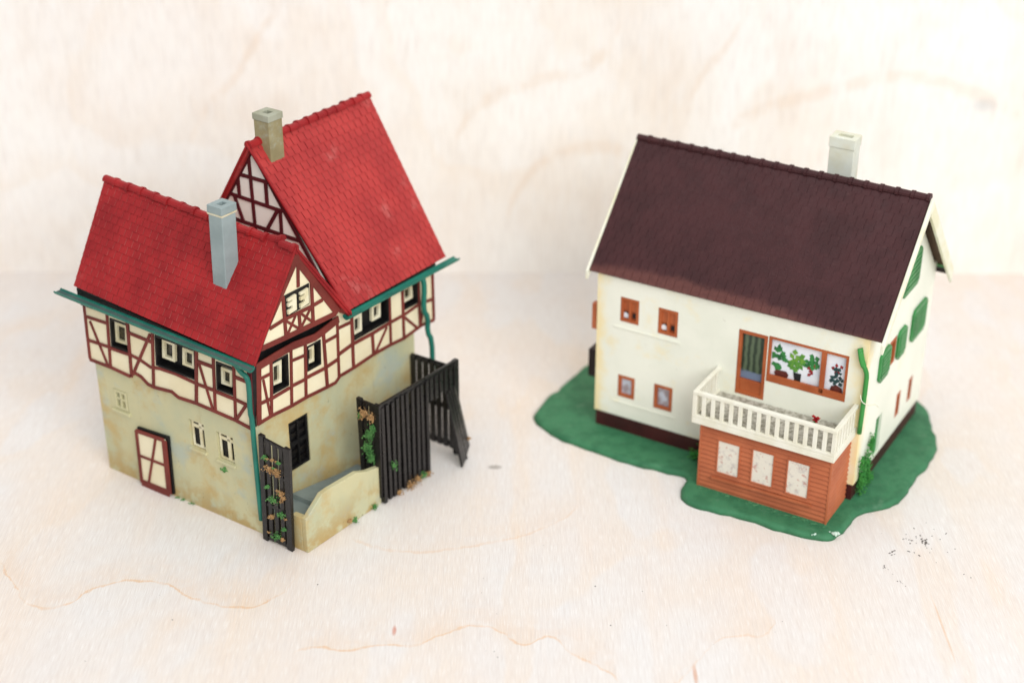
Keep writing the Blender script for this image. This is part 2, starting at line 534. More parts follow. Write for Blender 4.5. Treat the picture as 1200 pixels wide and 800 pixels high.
def tube(name, mat, parent, pts, r, n=10, flat=1.0, smooth=True, **k):
    pts = [Vector(p) for p in pts]
    vs, fs = [], []
    for i, p in enumerate(pts):
        d = (pts[min(i + 1, len(pts) - 1)] - pts[max(i - 1, 0)]).normalized()
        s = d.cross(Vector((0.3, -0.9, 0.2))).normalized()
        w = d.cross(s).normalized()
        for j in range(n):
            a = 2 * math.pi * j / n
            vs.append(p + s * math.cos(a) * r + w * math.sin(a) * r * flat)
    for i in range(len(pts) - 1):
        for j in range(n):
            fs.append((i * n + j, i * n + (j + 1) % n, (i + 1) * n + (j + 1) % n, (i + 1) * n + j))
    fs += [tuple(range(n)), tuple(range((len(pts) - 1) * n, len(pts) * n))]
    return mesh_obj(name, vs, fs, mat, parent, smooth=smooth, **k)


def fillet(pts, it=2):
    pts = [Vector(p) for p in pts]
    for _ in range(it):
        o = [pts[0]]
        for a, b in zip(pts, pts[1:]):
            o += [a * 0.75 + b * 0.25, a * 0.25 + b * 0.75]
        o.append(pts[-1])
        pts = o
    return pts


OCT = [(1, 0, 0), (-1, 0, 0), (0, 1, 0), (0, -1, 0), (0, 0, 1), (0, 0, -1)]
OCF = [(0, 2, 4), (2, 1, 4), (1, 3, 4), (3, 0, 4), (2, 0, 5), (1, 2, 5), (3, 1, 5), (0, 3, 5)]


def clump(name, mat, parent, centre, rad, n, grain, **k):
    """crumbly foam flock: many small angular crumbs packed in an uneven ellipsoid"""
    c = Vector(centre)
    vs, fs = [], []
    rr = random.Random(int(c.x * 971 + c.y * 577 + c.z * 313))
    for _ in range(n):
        d = Vector((rr.gauss(0, 1), rr.gauss(0, 1), rr.gauss(0, 1))).normalized() * min(1.25, abs(rr.gauss(0, 0.62)))
        lump = 0.75 + 0.5 * noise.noise(d * 2.0 + c)
        p = c + Vector((d.x * rad[0], d.y * rad[1], d.z * rad[2])) * lump
        if p.z < grain * 0.4:
            p.z = grain * 0.4
        b = len(vs)
        g = grain * rr.uniform(0.6, 1.3)
        for q in OCT:
            vs.append(p + Vector(q) * g * rr.uniform(0.5, 1.15) + Vector((rr.uniform(-.2, .2), rr.uniform(-.2, .2), rr.uniform(-.2, .2))) * g)
        fs += [tuple(b + i for i in f) for f in OCF]
    return mesh_obj(name, vs, fs, mat, parent, **k)


def roof_slope(h, parent, mat, q, ncol, nrow, n_single, thick=0.14, lip=0.030, gap=0.06, slab_mat=None, rim=0.02, highlight=None):
    """q = eave start, eave end, ridge end, ridge start (u,v,z). Tiles lie in offset courses on a slab."""
    C0 = [P(h, *p) for p in q]
    nrm = (C0[1] - C0[0]).cross(C0[3] - C0[0]).normalized()
    if nrm.z < 0:
        nrm = -nrm
    vs, fs = prism_data(C0, [c - nrm * thick for c in C0])
    slab = mesh_obj('roof_slope', vs, fs, slab_mat or mat, parent)

    def Q(s, t_):
        return (C0[0] * (1 - s) + C0[1] * s) * (1 - t_) + (C0[3] * (1 - s) + C0[2] * s) * t_
    tiles = []
    for r in range(nrow):
        off = 0.5 if r % 2 else 0.0
        for c in range(-1, ncol + 1):
            s0, s1 = max(0, (c + off) / ncol), min(1, (c + 1 + off) / ncol)
            if s1 - s0 < 0.25 / ncol:
                continue
            tiles.append((r, s0, s1))
    cw = (C0[0] + C0[1] + C0[2] + C0[3]) / 4
    datas = []
    for (r, s0, s1) in tiles:
        t0, t1 = r / nrow - (0.03 / nrow if r == 0 else 0), min(1.0, (r + 1.12) / nrow)
        g = gap * 0.5 / ncol
        a, b = s0 + g, s1 - g
        m = (b - a) * 0.06
        dt = (t1 - t0)
        l1 = lip * random.uniform(0.92, 1.08)
        low = [(a, t0 + dt * 0.03, l1 + rim), (a + m, t0, l1 + rim * .6), (b - m, t0, l1), (b, t0 + dt * 0.03, l1), (b, t1, 0.012), (a, t1, 0.012 + rim * .5)]
        top = [Q(s, t_) + nrm * z_ for s, t_, z_ in low]
        bot = [Q(s, t_) - nrm * 0.02 for s, t_, z_ in low]
        v2, f2 = prism_data(top, bot)
        datas.append((Q((s0 + s1) / 2, (t0 + t1) / 2), v2, f2[:1] + f2[2:]))
    cpos = Vector((camo.location.x, camo.location.y, camo.location.z)) / CM - parent.location / CM
    datas.sort(key=lambda d_: (d_[0] - cpos).length)
    for d_ in datas[:n_single]:
        mesh_obj('roof_tile', d_[1], d_[2], mat, slab, mat2=highlight, idx2=(6,))  # second material colours a highlight onto one side face
    rest = datas[n_single:]
    if rest:
        vs, fs = [], []
        for d_ in rest:
            b = len(vs)
            vs += d_[1]
            fs += [tuple(b + i for i in f) for f in d_[2]]
        mesh_obj('roof_tiling', vs, fs, mat, slab, kind='stuff', mat2=highlight, idx2=range(6, len(fs), 7))
    return slab


def ridge_caps(h, parent, mat, a, b, n, r, slope, collar=1.18, jitter=0.03, broken=()):
    A_, B_ = P(h, *a), P(h, *b)
    d = (B_ - A_).normalized()
    side = d.cross(Vector((0, 0, 1))).normalized()
    up = side.cross(d).normalized()
    L_ = (B_ - A_).length / n
    for i in range(n):
        c = A_ + d * L_ * (i + 0.5) + up * random.uniform(-jitter, jitter) * 0.5 + side * random.uniform(-jitter, jitter)
        tilt = random.uniform(-1, 1) * jitter * 0.6
        if i in broken:
            tilt = 0.14
            c += up * 0.05 - side * 0.08
        vs, fs = [], []
        prof = [(-0.5, 1.0), (0.22, 0.94), (0.28, collar), (0.5, collar * 1.02)]
        m = 7
        for (s, k) in prof:
            for j in range(m):
                an = math.pi * (j / (m - 1)) * 1.1 - math.pi * 0.05
                vs.append(c + d * L_ * s * 0.99 + side * math.cos(an) * r * k + up * (math.sin(an) * r * k - slope * r + tilt * s))
        for q in range(len(prof) - 1):
            for j in range(m - 1):
                fs.append((q * m + j, q * m + j + 1, (q + 1) * m + j + 1, (q + 1) * m + j))
        fs += [tuple(range(m)), tuple(range((len(prof) - 1) * m, len(prof) * m))]
        fs += [tuple([q * m for q in range(len(prof))] + [q * m + m - 1 for q in reversed(range(len(prof)))])]
        mesh_obj('ridge_tile', vs, fs, mat, parent)


# ------------------------------------------------------------------ setting
def sheet(name, mat, x0, x1, y0, y1, z0, z1, rot=0.0):
    f = [(x0, y0, z0), (x1, y0, z0), (x1, y1, z0), (x0, y1, z0)]
    b = [(x0, y0, z1), (x1, y0, z1), (x1, y1, z1), (x0, y1, z1)]
    vs, fs = prism_data([Vector(p) for p in f], [Vector(p) for p in b])
    o = mesh_obj(name, vs, fs, mat, bevel=0.05)
    o['kind'] = 'structure'
    o.rotation_euler.z = rot
    return o


sheet('table_top', 'plywood_table', -75, 75, -75, 60, -1.2, 0.0)
sheet('back_board', 'plywood_back', -75, 75, 7.03, 7.9, -0.3, 60, -0.004)

# ================================================================== HOUSE 1
h = 1
# ---- lower storey
LW = [('blind', 6.52, 7.25, 3.05, 3.92), (None, 2.56, 3.32, 2.68, 3.88), (None, 1.12, 1.94, 2.62, 3.81)]
wallgrid('wall', 'stone_wall', H1, 1, 'v', 0.0, 0.22, 0.0, 8.08, 0, 4.95, [(a, b, c_, d) for _, a, b, c_, d in LW])
wallgrid('wall', 'stone_wall', H1, 1, 'u', 0.0, 0.22, 0.224, 8.87, 0, 4.95, [(1.69, 2.72, 1.86, 3.96)])
box('wall', 'stone_wall', H1, 1, 7.86, 8.075, 0.224, 4.6, 0, 4.95)
box('wall', 'stone_wall', H1, 1, 7.1, 7.3, 4.604, 8.66, 0, 4.95)
box('wall', 'stone_wall', H1, 1, 0.224, 7.3, 8.664, 8.866, 0, 4.95)
# blank moulded window at the far left
w = plate('window', 'stone_wall', H1, 1, 'v', 0.15, 0.2, [(6.5, 3.0), (7.28, 3.0), (7.28, 3.95), (6.5, 3.95)], label='blank moulded window in the plaster wall')
ring('sash', 'stone_wall', w, 1, 'v', -0.03, 0.14, [(7.22, 3.9), (6.55, 3.9), (6.55, 3.08), (7.22, 3.08)], 0.1, [(0.44, 0.1, 0.56, 0.9), (0.1, 0.4, 0.9, 0.5)])
plate('sill', 'stone_wall', w, 1, 'v', -0.12, 0.1, [(6.42, 2.92), (7.36, 2.92), (7.36, 3.03), (6.42, 3.03)], 0.02)
for (a, b, c_, d) in [(2.56, 3.32, 2.68, 3.88), (1.12, 1.94, 2.62, 3.81)]:
    w = plate('window', 'black', H1, 1, 'v', 0.19, 0.24, [(a - .05, c_ - .05), (b + .05, c_ - .05), (b + .05, d + .05), (a - .05, d + .05)])
    ring('sash', 'sash_cream', w, 1, 'v', 0.10, 0.17, [(b - .03, d - .06), (a + .02, d - .06), (a + .02, c_ + .02), (b - .03, c_ + .02)], 0.06, [(0.50, 0.05, 0.70, 0.95), (0.05, 0.14, 0.95, 0.26)])
    plate('sill', 'stone_wall', w, 1, 'v', -0.09, 0.1, [(a - .06, c_ - .12), (b + .06, c_ - .12), (b + .06, c_ - .008), (a - .06, c_ - .008)], 0.02)
# black louvred window on the right facade
w = plate('window', 'black', H1, 1, 'u', 0.19, 0.24, [(1.64, 1.82), (2.76, 1.82), (2.76, 4.0), (1.64, 4.0)], label='black barred window in the plaster wall')
ring('sash', 'black', w, 1, 'u', 0.03, 0.15, [(1.70, 3.95), (2.71, 3.95), (2.71, 1.87), (1.70, 1.87)], 0.1, [(0.46, 0.04, 0.54, 0.96), (0.08, 0.44, 0.92, 0.52)])
for i in range(5):
    zz = 2.1 + i * 0.37
    plate('louvre', 'fence_black', w, 1, 'u', 0.10, 0.16, [(1.78, zz), (2.64, zz), (2.64, zz + 0.16), (1.78, zz + 0.16)])
# door, hung askew
dq = [(6.08, 2.62), (4.40, 2.74), (4.46, 0.12), (6.12, 0.08)]
plate('door_edge_shade', 'black', H1, 1, 'v', -0.10, 0.0, dq, 0.02)  # black slab painting the door's shadowed top and right edges
iq = [(6.05, 2.50), (4.56, 2.58), (4.62, 0.16), (6.10, 0.12)]
door = plate('door', 'cream', H1, 1, 'v', -0.15, -0.102, iq, label='leaning red framed door with cream panels')
for p, q, wd in [(iq[0], iq[1], .16), (iq[1], iq[2], .24), (iq[3], iq[2], .3), (iq[0], iq[3], .14), ((6.04, 1.38), (4.62, 1.42), .10), ((5.02, 2.5), (5.72, 0.2), .10)]:
    dx = 0.06
    strip('door_batten', 'oxide_red', door, 1, 'v', -0.20 - 0.003 * wd * 10, -0.152, [(p[0], p[1]), (q[0], q[1])], wd)

# ---- timbered storey, left side
SH = 0.085
botL = [(8.2, 4.92), (7.08, 4.93), (6.06, 4.86), (5.76, 5.10), (5.45, 5.04), (5.12, 4.82), (4.83, 4.79), (4.25, 4.86), (3.89, 4.90), (3.57, 4.76), (2.66, 4.81), (1.75, 4.78), (0.74, 4.74), (0.0, 4.64)]
zb = interp([(u - SH * 1.2, z_ - 0.03) for u, z_ in botL])
wallgrid('timbered_wall', 'cream', H1, 1, 'v', -0.10, 0.08, -0.12, 8.14, 4.7, 7.5,
         [(5.88, 6.86, 5.90, 7.1), (2.56, 4.54, 5.82, 7.08), (0.69, 1.52, 5.77, 6.92)], zb=zb, shear=SH)
W_ = 0.125


def beamsL(lst, mat='oxide_red', w_=W_, pr=-0.155, ax='v'):
    for k_, pts in enumerate(lst):
        strip('beam', mat, H1, 1, ax, pr - 0.0035 * (k_ % 5), -0.102 if ax == 'v' else -0.102, pts, w_ * random.uniform(0.9, 1.1))


beamsL([
    [(8.10, 7.4), (8.15, 6.2), (8.19, 4.95)],
    [(6.88, 7.4), (7.08, 4.90)], [(5.83, 7.3), (5.97, 4.86)], [(4.54, 7.3), (4.83, 4.8)],
    [(2.36, 7.2), (2.66, 4.8)], [(1.56, 7.2), (1.73, 4.77)], [(0.58, 7.2), (0.74, 4.74)],
    botL,
    [(8.1, 5.78), (7.02, 5.82)], [(7.02, 5.80), (5.97, 5.83)], [(5.95, 5.84), (5.41, 5.78), (4.86, 5.62), (4.70, 5.66)],
    [(4.70, 5.66), (4.4, 5.72), (3.6, 5.75), (2.62, 5.68)], [(2.54, 5.67), (1.66, 5.68)], [(1.62, 5.66), (0.68, 5.64)], [(0.66, 5.64), (-0.02, 5.58)],
    [(8.05, 6.80), (6.96, 6.84)], [(5.83, 6.78), (4.60, 6.74)], [(2.42, 6.66), (1.58, 6.66)], [(0.6, 6.59), (-0.05, 6.56)],
])
beamsL([[(7.90, 6.66), (7.22, 4.95)], [(4.70, 7.05), (5.88, 5.0)], [(2.32, 6.6), (1.85, 4.83)], [(0.16, 5.56), (0.70, 4.78)]], w_=0.11, pr=-0.148)
# corner posts
plate('beam', 'maroon_beam', H1, 1, 'v', -0.16, -0.104, [(0.06, 4.66), (-0.16, 4.68), (-0.26, 7.35), (-0.06, 7.35)], 0.012)


SR = -0.05


def sash_window(ax, opening, sashes, front, parent=H1, deep=0.30, kind=0):
    (a0, a1, b0, b1) = opening
    w_ = plate('window', 'black', parent, 1, ax, front + deep, front + deep + 0.05, [(a0 - .2, b0 - .12), (a1 + .2, b0 - .12), (a1 + .2, b1 + .12), (a0 - .2, b1 + .12)])
    # black reveal board under the opening
    sh_ = (lambda b: SH * (6 - b)) if ax == 'v' else (lambda b: (SR * (6 - b) if a0 < 4.4 else 0.0))
    qo = [(a1 + sh_(b1), b1), (a0 + sh_(b1), b1), (a0 + sh_(b0), b0), (a1 + sh_(b0), b0)]
    ring('reveal', 'black', w_, 1, ax, front - 0.035, front + deep - 0.004, qo, 0.07)
    for q in sashes:
        ring('sash', 'sash_cream', w_, 1, ax, front + deep - 0.16, front + deep - 0.02, q, 0.12, [(0.1, 0.1, 0.42, 0.3)] if kind else [(0.1, 0.12, 0.9, 0.2)], bevel=0.02)
        c0 = [Vector(p) for p in q]
        cen = (c0[0] + c0[1] + c0[2] + c0[3]) / 4
        plate('pane', 'dark_pane', w_, 1, ax, front + deep - 0.018, front + deep - 0.003, [tuple(cen + (p - cen) * 0.8) for p in c0])


sash_window('v', (5.86, 6.88, 5.88, 7.12), [[(6.76, 6.95), (6.08, 6.97), (6.2, 6.06), (6.86, 6.02)]], -0.1)
sash_window('v', (2.54, 4.56, 5.80, 7.1), [[(4.30, 6.96), (3.66, 6.97), (3.76, 6.10), (4.40, 6.10)], [(3.28, 6.88), (2.68, 6.88), (2.78, 6.12), (3.38, 6.12)]], -0.1)
sash_window('v', (0.67, 1.54, 5.75, 6.94), [[(1.44, 6.66), (0.88, 6.66), (0.96, 5.95), (1.52, 5.93)]], -0.1)

# ---- timbered storey, right side (wing + main block share one long band)
SR = -0.05
topR = [(0.1, 7.12), (0.36, 7.15), (1.23, 7.20), (2.08, 7.22), (3.22, 7.08), (3.75, 7.16), (4.5, 7.3)]
botR = [(0.08, 4.77), (0.78, 4.79), (1.77, 4.72), (2.58, 4.72), (3.70, 4.64), (4.15, 4.62), (4.42, 4.79), (5.2, 4.80), (6.32, 4.88), (7.34, 4.87), (8.12, 4.81), (9.2, 4.93), (9.98, 4.85)]
wallgrid('timbered_wall', 'cream', H1, 1, 'u', -0.10, 0.08, 0.10, 4.40, 4.7, 7.3, [(0.93, 1.76, 5.62, 6.86), (2.76, 3.47, 5.74, 6.72)], zb=interp([(a, b - .03) for a, b in botR]), zt=interp([(a, b - .15) for a, b in topR]), shear=SR)
wallgrid('timbered_wall', 'cream', H1, 1, 'u', -0.097, 0.083, 4.404, 10.0, 4.7, 7.6, [(5.25, 7.31, 5.94, 7.0), (8.14, 9.04, 6.02, 7.0)], zb=interp([(a, b - .03) for a, b in botR]), shear=0.0)
beamsL([
    [(0.34, 7.12), (0.12, 4.78)], [(0.96, 6.98), (0.78, 4.79)], [(1.98, 7.1), (1.81, 4.74)], [(2.72, 7.1), (2.56, 4.72)], [(3.66, 7.1), (3.70, 4.66)], [(4.44, 7.28), (4.36, 4.75)],
    botR,
    [(0.2, 5.54), (0.9, 5.48), (1.76, 5.5)], [(1.9, 5.52), (2.61, 5.48)], [(2.63, 5.52), (3.61, 5.48), (4.34, 5.54)],
    [(0.4, 6.50), (0.9, 6.48)], [(1.95, 6.53), (2.70, 6.45)], [(3.62, 6.54), (4.38, 6.54)],
    [(5.22, 7.4), (5.17, 4.82)], [(6.30, 5.78), (6.32, 4.88)], [(7.37, 7.4), (7.34, 4.88)], [(8.12, 7.4), (8.12, 4.82)], [(9.08, 7.4), (9.10, 4.95)], [(9.93, 7.4), (9.95, 4.85)],
    [(4.42, 5.72), (5.16, 5.82), (6.3, 5.80), (7.34, 5.83)], [(7.36, 5.83), (8.15, 5.82), (9.1, 5.92), (9.93, 5.80)],
    [(4.48, 6.80), (5.2, 6.76)],
], ax='u')
beamsL([[(0.52, 6.4), (0.72, 4.82)], [(7.16, 5.72), (6.46, 4.92)], [(8.16, 5.74), (8.92, 4.94)], [(9.36, 5.72), (9.12, 5.0)]], w_=0.10, pr=-0.148, ax='u')
strip('beam', 'oxide_red', H1, 1, 'u', -0.17, -0.104, [(a, b - 0.12) for a, b in topR], 0.30)
plate('corner_gap_shade', 'black', H1, 1, 'v', -0.102, 0.095, [(-0.006, 4.66), (-0.06, 4.66), (-0.29, 7.35), (-0.236, 7.35)])  # black cover over the cream wall end, painting the gap dark
box('corner_gap_shade', 'black', H1, 1, -0.085, 0.15, -0.085, 0.2, 4.72, 7.3)  # black fill standing in for the dark gap between the facades
plate('beam', 'oxide_red', H1, 1, 'u', -0.165, -0.104, [(0.02, 4.74), (0.24, 4.74), (0.46, 7.1), (0.20, 7.1)], 0.012)
sash_window('u', (0.92, 1.78, 5.60, 6.88), [[(1.13, 6.74), (1.66, 6.69), (1.58, 5.76), (1.06, 5.82)]], -0.1)
sash_window('u', (2.75, 3.48, 5.72, 6.74), [[(2.90, 6.60), (3.34, 6.56), (3.30, 5.86), (2.86, 5.90)]], -0.1)
sash_window('u', (5.24, 7.32, 5.92, 7.02), [[(5.44, 6.80), (5.98, 6.80), (5.94, 6.02), (5.42, 6.02)], [(6.54, 6.84), (7.06, 6.84), (7.02, 6.16), (6.52, 6.16)]], -0.1)
sash_window('u', (8.13, 9.05, 6.0, 7.02), [[(8.32, 6.85), (8.92, 6.85), (8.94, 6.2), (8.36, 6.2)]], -0.1)

# ---- hidden sides that close the shell
plate('end_wall', 'black', H1, 1, 'u', 8.18, 8.06, [(0.084, 4.95), (4.6, 4.95), (4.6, 7.4), (2.3, 10.6), (0.084, 7.4)])
plate('end_wall', 'cream', H1, 1, 'v', 10.0, 9.84, [(0.09, 4.8), (7.3, 4.8), (7.3, 7.8), (3.6, 12.9), (0.09, 7.8)])
box('end_wall', 'cream', H1, 1, 7.14, 7.3, 4.74, 9.83, 4.955, 7.9)
box('floor_slab', 'black', H1, 1, 0.09, 7.13, 8.87, 9.82, 4.83, 4.94)
box('floor_slab', 'black', H1, 1, 0.24, 7.8, 0.24, 8.6, 4.6, 4.7)
box('fascia', 'black', H1, 1, -0.1, 8.2, -0.2, -0.02, 7.28, 7.52)
plate('fascia', 'black', H1, 1, 'v', -0.24, -0.02, [(-0.2, 7.3), (8.25, 7.55), (8.25, 8.0), (-0.2, 7.38)])
box('fascia', 'black', H1, 1, -0.2, -0.02, 4.85, 10.05, 7.2, 7.5)

# ---- wing gable on the right side
gu = -0.33
tri = [(0.02, 7.95 - 0.52), (4.30, 7.56), (2.36, 10.50)]
tri = [(0.42, 7.75), (4.28, 7.55), (2.34, 10.62)]
plate('timbered_gable', 'cream', H1, 1, 'u', gu, gu + 0.12, [(0.05, 7.78), (4.28, 7.55), (2.42, 10.5), (2.32, 10.66), (2.24, 10.5)])
plate('gap_shade_plate', 'black', H1, 1, 'u', 0.09, 0.14, [(0.1, 7.0), (4.4, 7.0), (4.35, 7.7), (2.33, 10.6), (0.2, 7.7)])  # added black plate standing in for the dark interior behind the gap


def beamG(lst, u0, w_, mat='oxide_red', pr=0.05, ax='u', parent=None):
    for k_, pts in enumerate(lst):
        strip('beam', mat, parent or H1, 1, ax, u0 - pr - 0.003 * (k_ % 4), u0 - 0.002, pts, w_)


beamG([[(0.06, 7.80), (2.38, 10.62)], [(2.26, 10.62), (4.24, 7.62)]], gu, 0.30)
beamG([[(0.15, 7.82), (1.5, 7.74), (4.15, 7.62)]], gu, 0.20)
beamG([[(2.38, 10.3), (2.32, 9.42)], [(1.54, 9.36), (1.55, 7.72)], [(2.26, 8.42), (2.28, 7.7)], [(2.98, 9.4), (2.94, 7.66)], [(0.8, 8.40), (1.53, 8.46), (2.91, 8.41), (3.5, 8.44)]], gu, 0.14)
beamG([[(1.60, 8.38), (2.20, 7.82)], [(2.10, 8.38), (1.64, 7.82)], [(2.36, 8.36), (2.88, 7.82)], [(2.86, 8.36), (2.34, 7.82)]], gu, 0.10, pr=0.04)
w = plate('window', 'black', H1, 1, 'u', gu - 0.03, gu - 0.003, [(1.58, 8.52), (2.82, 8.56), (2.86, 9.36), (1.61, 9.36)], label='dark double window in the small gable')
for a in (1.68, 2.30):
    q = [(a, 9.26), (a + .42, 9.28), (a + .40, 8.66), (a - .02, 8.62)]
    plate('sash', 'sash_cream', w, 1, 'u', gu - 0.13, gu - 0.032, [(a + .22, 9.24), (a + .42, 9.26), (a + .40, 8.66), (a - .02, 8.62), (a - .02, 8.78), (a + .2, 8.80), (a + .2, 8.92), (a, 8.91), (a, 9.04), (a + .21, 9.06), (a + .21, 9.13), (a, 9.12), (a, 9.22)], 0.01)

# ---- tall gable facing left
gv = 4.65
plate('timbered_gable', 'gable_cream', H1, 1, 'v', gv, gv + 0.14, [(0.1, 7.1), (7.2, 7.1), (7.2, 7.6), (3.68, 13.0), (0.1, 7.6)])
beamG([[(3.88, 12.9), (3.8, 8.6)], [(4.50, 11.85), (4.4, 11.84), (3.21, 11.84), (2.9, 11.84)], [(4.5, 11.8), (4.49, 10.98)], [(3.12, 11.82), (3.12, 10.88)], [(5.08, 10.94), (4.9, 10.93), (2.4, 10.84)],
       [(5.7, 9.96), (4.84, 9.93), (1.7, 9.84)], [(4.76, 10.9), (4.4, 9.95)], [(2.64, 10.80), (3.37, 9.66)], [(2.50, 10.82), (2.52, 9.0)], [(5.2, 10.9), (5.22, 9.0)], [(6.4, 8.7), (1.2, 8.6)]], gv, 0.15, 'maroon_beam', ax='v')
beamG([[(7.1, 7.75), (3.70, 12.92)], [(3.66, 12.92), (0.2, 7.75)]], gv, 0.16, 'maroon_beam', pr=0.06, ax='v')

# ---- roofs
wing_front = roof_slope(1, H1, 'red_roof', [(-0.58, -0.32, 7.50), (8.27, -0.32, 8.12), (8.96, 2.3, 11.40), (-0.36, 2.3, 10.94)], 27, 14, 300, highlight='highlight_red', slab_mat='grime_red')
roof_slope(1, H1, 'red_roof', [(-0.55, 4.72, 7.45), (8.27, 4.5, 8.0), (8.96, 2.32, 11.40), (-0.36, 2.32, 10.94)], 27, 14, 0)
tall_right = roof_slope(1, H1, 'faded_red_roof', [(-0.36, 4.80, 7.48), (-0.36, 10.48, 7.52), (3.6, 10.96, 13.27), (3.6, 4.38, 13.25)], 19, 21, 0, highlight='highlight_red', slab_mat='grime_red')
roof_slope(1, H1, 'faded_red_roof', [(7.5, 4.80, 7.48), (7.5, 10.48, 7.52), (3.62, 10.96, 13.27), (3.62, 4.38, 13.25)], 19, 21, 0)
ridge_caps(1, H1, 'red_roof', (8.98, 2.31, 11.42), (-0.38, 2.31, 10.96), 14, 0.17, 0.35, broken=(12,))
ridge_caps(1, H1, 'red_roof', (3.61, 10.98, 13.29), (3.61, 4.36, 13.27), 13, 0.17, 0.35)
# verge boards
for a, b in (((-0.36, 2.3, 10.86), (-0.58, -0.32, 7.42)), ((-0.36, 2.32, 10.86), (-0.55, 4.72, 7.37))):
    A_, B_ = P(1, *a), P(1, *b)
    n_ = Vector((0, 0, 0.17))
    o_ = FR[1][0] * 0.05
    vs, fs = prism_data([A_ + n_, B_ + n_, B_, A_], [A_ + n_ - o_, B_ + n_ - o_, B_ - o_, A_ - o_])
    mesh_obj('verge_board', vs, fs, 'red_roof', H1, bevel=0.01)
for ue in (-0.36, 7.5):
    A_, B_ = P(1, 3.61, 4.37, 13.2), P(1, ue, 4.79, 7.42)
    n_, o_ = Vector((0, 0, 0.14)), FR[1][1] * 0.06
    vs, fs = prism_data([A_ + n_, B_ + n_, B_, A_], [A_ + n_ - o_, B_ + n_ - o_, B_ - o_, A_ - o_])
    mesh_obj('verge_board', vs, fs, 'red_roof', H1, bevel=0.01)


# ---- chimneys
def chimney(h_, parent, mat, u0, u1, v0, v1, z0, z1, cap, lean=0.0, cap_mat=None, label=None):
    def R(z_, e=0.0):
        s = lean * (z_ - z0)
        return [P(h_, u0 - e + s, v0 - e, z_), P(h_, u1 + e + s, v0 - e, z_), P(h_, u1 + e + s, v1 + e, z_), P(h_, u0 - e + s, v1 + e, z_)]
    vs, fs = prism_data(R(z0), R(z1 - cap))
    o = mesh_obj('chimney', vs, fs, mat, parent, bevel=0.03, label=label)
    vs, fs = prism_data(R(z1 - cap - .07, .015), R(z1 - cap - .002, .035))
    if mat == 'chimney_grey':
        mesh_obj('glue_seam', vs, fs, 'sash_cream', o)
    e = 0.03
    inn = -min(u1 - u0, v1 - v0) * 0.3
    rings = [R(z1 - cap, e), R(z1, e), R(z1, inn), R(z1 - 0.35, inn)]
    vs = [p for r in rings for p in r]
    fs = [(3, 2, 1, 0)]
    for k_ in range(3):
        for i in range(4):
            fs.append((k_ * 4 + i, k_ * 4 + (i + 1) % 4, k_ * 4 + 4 + (i + 1) % 4, k_ * 4 + 4 + i))
    fs.append((12, 13, 14, 15))
    mesh_obj('chimney_cap', vs, fs, cap_mat or mat, o, bevel=0.025)
    return o


chimney(1, H1, 'chimney_grey', 1.74, 2.38, 0.93, 1.60, 8.7, 12.45, 0.30, lean=-0.035, label='tall pale grey chimney on the front roof')
c_ = chimney(1, H1, 'chimney_tan', 3.05, 3.78, 4.92, 5.62, 12.1, 14.3, 0.26, label='short tan chimney beside the high ridge', cap_mat='cap_grey')


# ---- gutters and downpipes
def gutter(name, a, b, side, r, parent, mat, inner):
    A_, B_ = Vector(a), Vector(b)
    n = 8
    out, inn = [], []
    for p in (A_, B_):
        out.append([p + side * math.cos(math.pi + math.pi * i / n) * r + Vector((0, 0, math.sin(math.pi + math.pi * i / n) * r)) for i in range(n + 1)])
        inn.append([p + side * math.cos(math.pi + math.pi * i / n) * r * .78 + Vector((0, 0, math.sin(math.pi + math.pi * i / n) * r * .55)) for i in range(n + 1)])
    m = n + 1
    vs = out[0] + out[1] + inn[0] + inn[1]
    fs = []
    for i in range(n):
        fs += [(i, i + 1, m + i + 1, m + i), (2 * m + i, 2 * m + i + 1, 3 * m + i + 1, 3 * m + i), (i, i + 1, 2 * m + i + 1, 2 * m + i), (m + i, m + i + 1, 3 * m + i + 1, 3 * m + i)]
    fs += [(0, m, 3 * m, 2 * m), (n, m + n, 3 * m + n, 2 * m + n)]
    o = mesh_obj(name, vs, fs, mat, parent)
    vs = [p + Vector((0, 0, -0.02)) for p in (inn[0][1], inn[0][n - 1], inn[1][n - 1], inn[1][1])]
    vs2, fs2 = prism_data(vs, [p - Vector((0, 0, 0.02)) for p in vs])
    mesh_obj('gutter_bed', vs2, fs2, inner, o)
    return o


g1 = gutter('gutter', P(1, 9.05, -0.48, 7.80), P(1, -0.62, -0.48, 7.48), FR[1][1], 0.18, H1, 'teal', 'gutter_dust')
g2 = gutter('gutter', P(1, -0.54, 4.45, 7.43), P(1, -0.54, 10.95, 7.37), FR[1][0], 0.16, H1, 'teal', 'teal')
tube('downpipe', 'teal', H1, fillet([P(1, 0.18, -0.40, 7.30), P(1, 0.06, -0.32, 7.02), P(1, -0.16, -0.30, 6.92), P(1, -0.23, -0.28, 6.6), P(1, -0.16, -0.28, 5.42), P(1, -0.26, -0.30, 5.2), P(1, -0.18, -0.24, 4.1), P(1, -0.13, -0.16, 0.78)], 1), 0.095)
tube('downpipe', 'teal', H1, fillet([P(1, -0.5, 8.9, 7.2), P(1, -0.45, 9.05, 6.8), P(1, -0.4, 9.0, 5.75), P(1, -0.45, 9.2, 5.4), P(1, -0.4, 9.2, 4.7), P(1, -0.45, 9.4, 4.3), P(1, -0.4, 9.47, 2.9)], 1), 0.11)

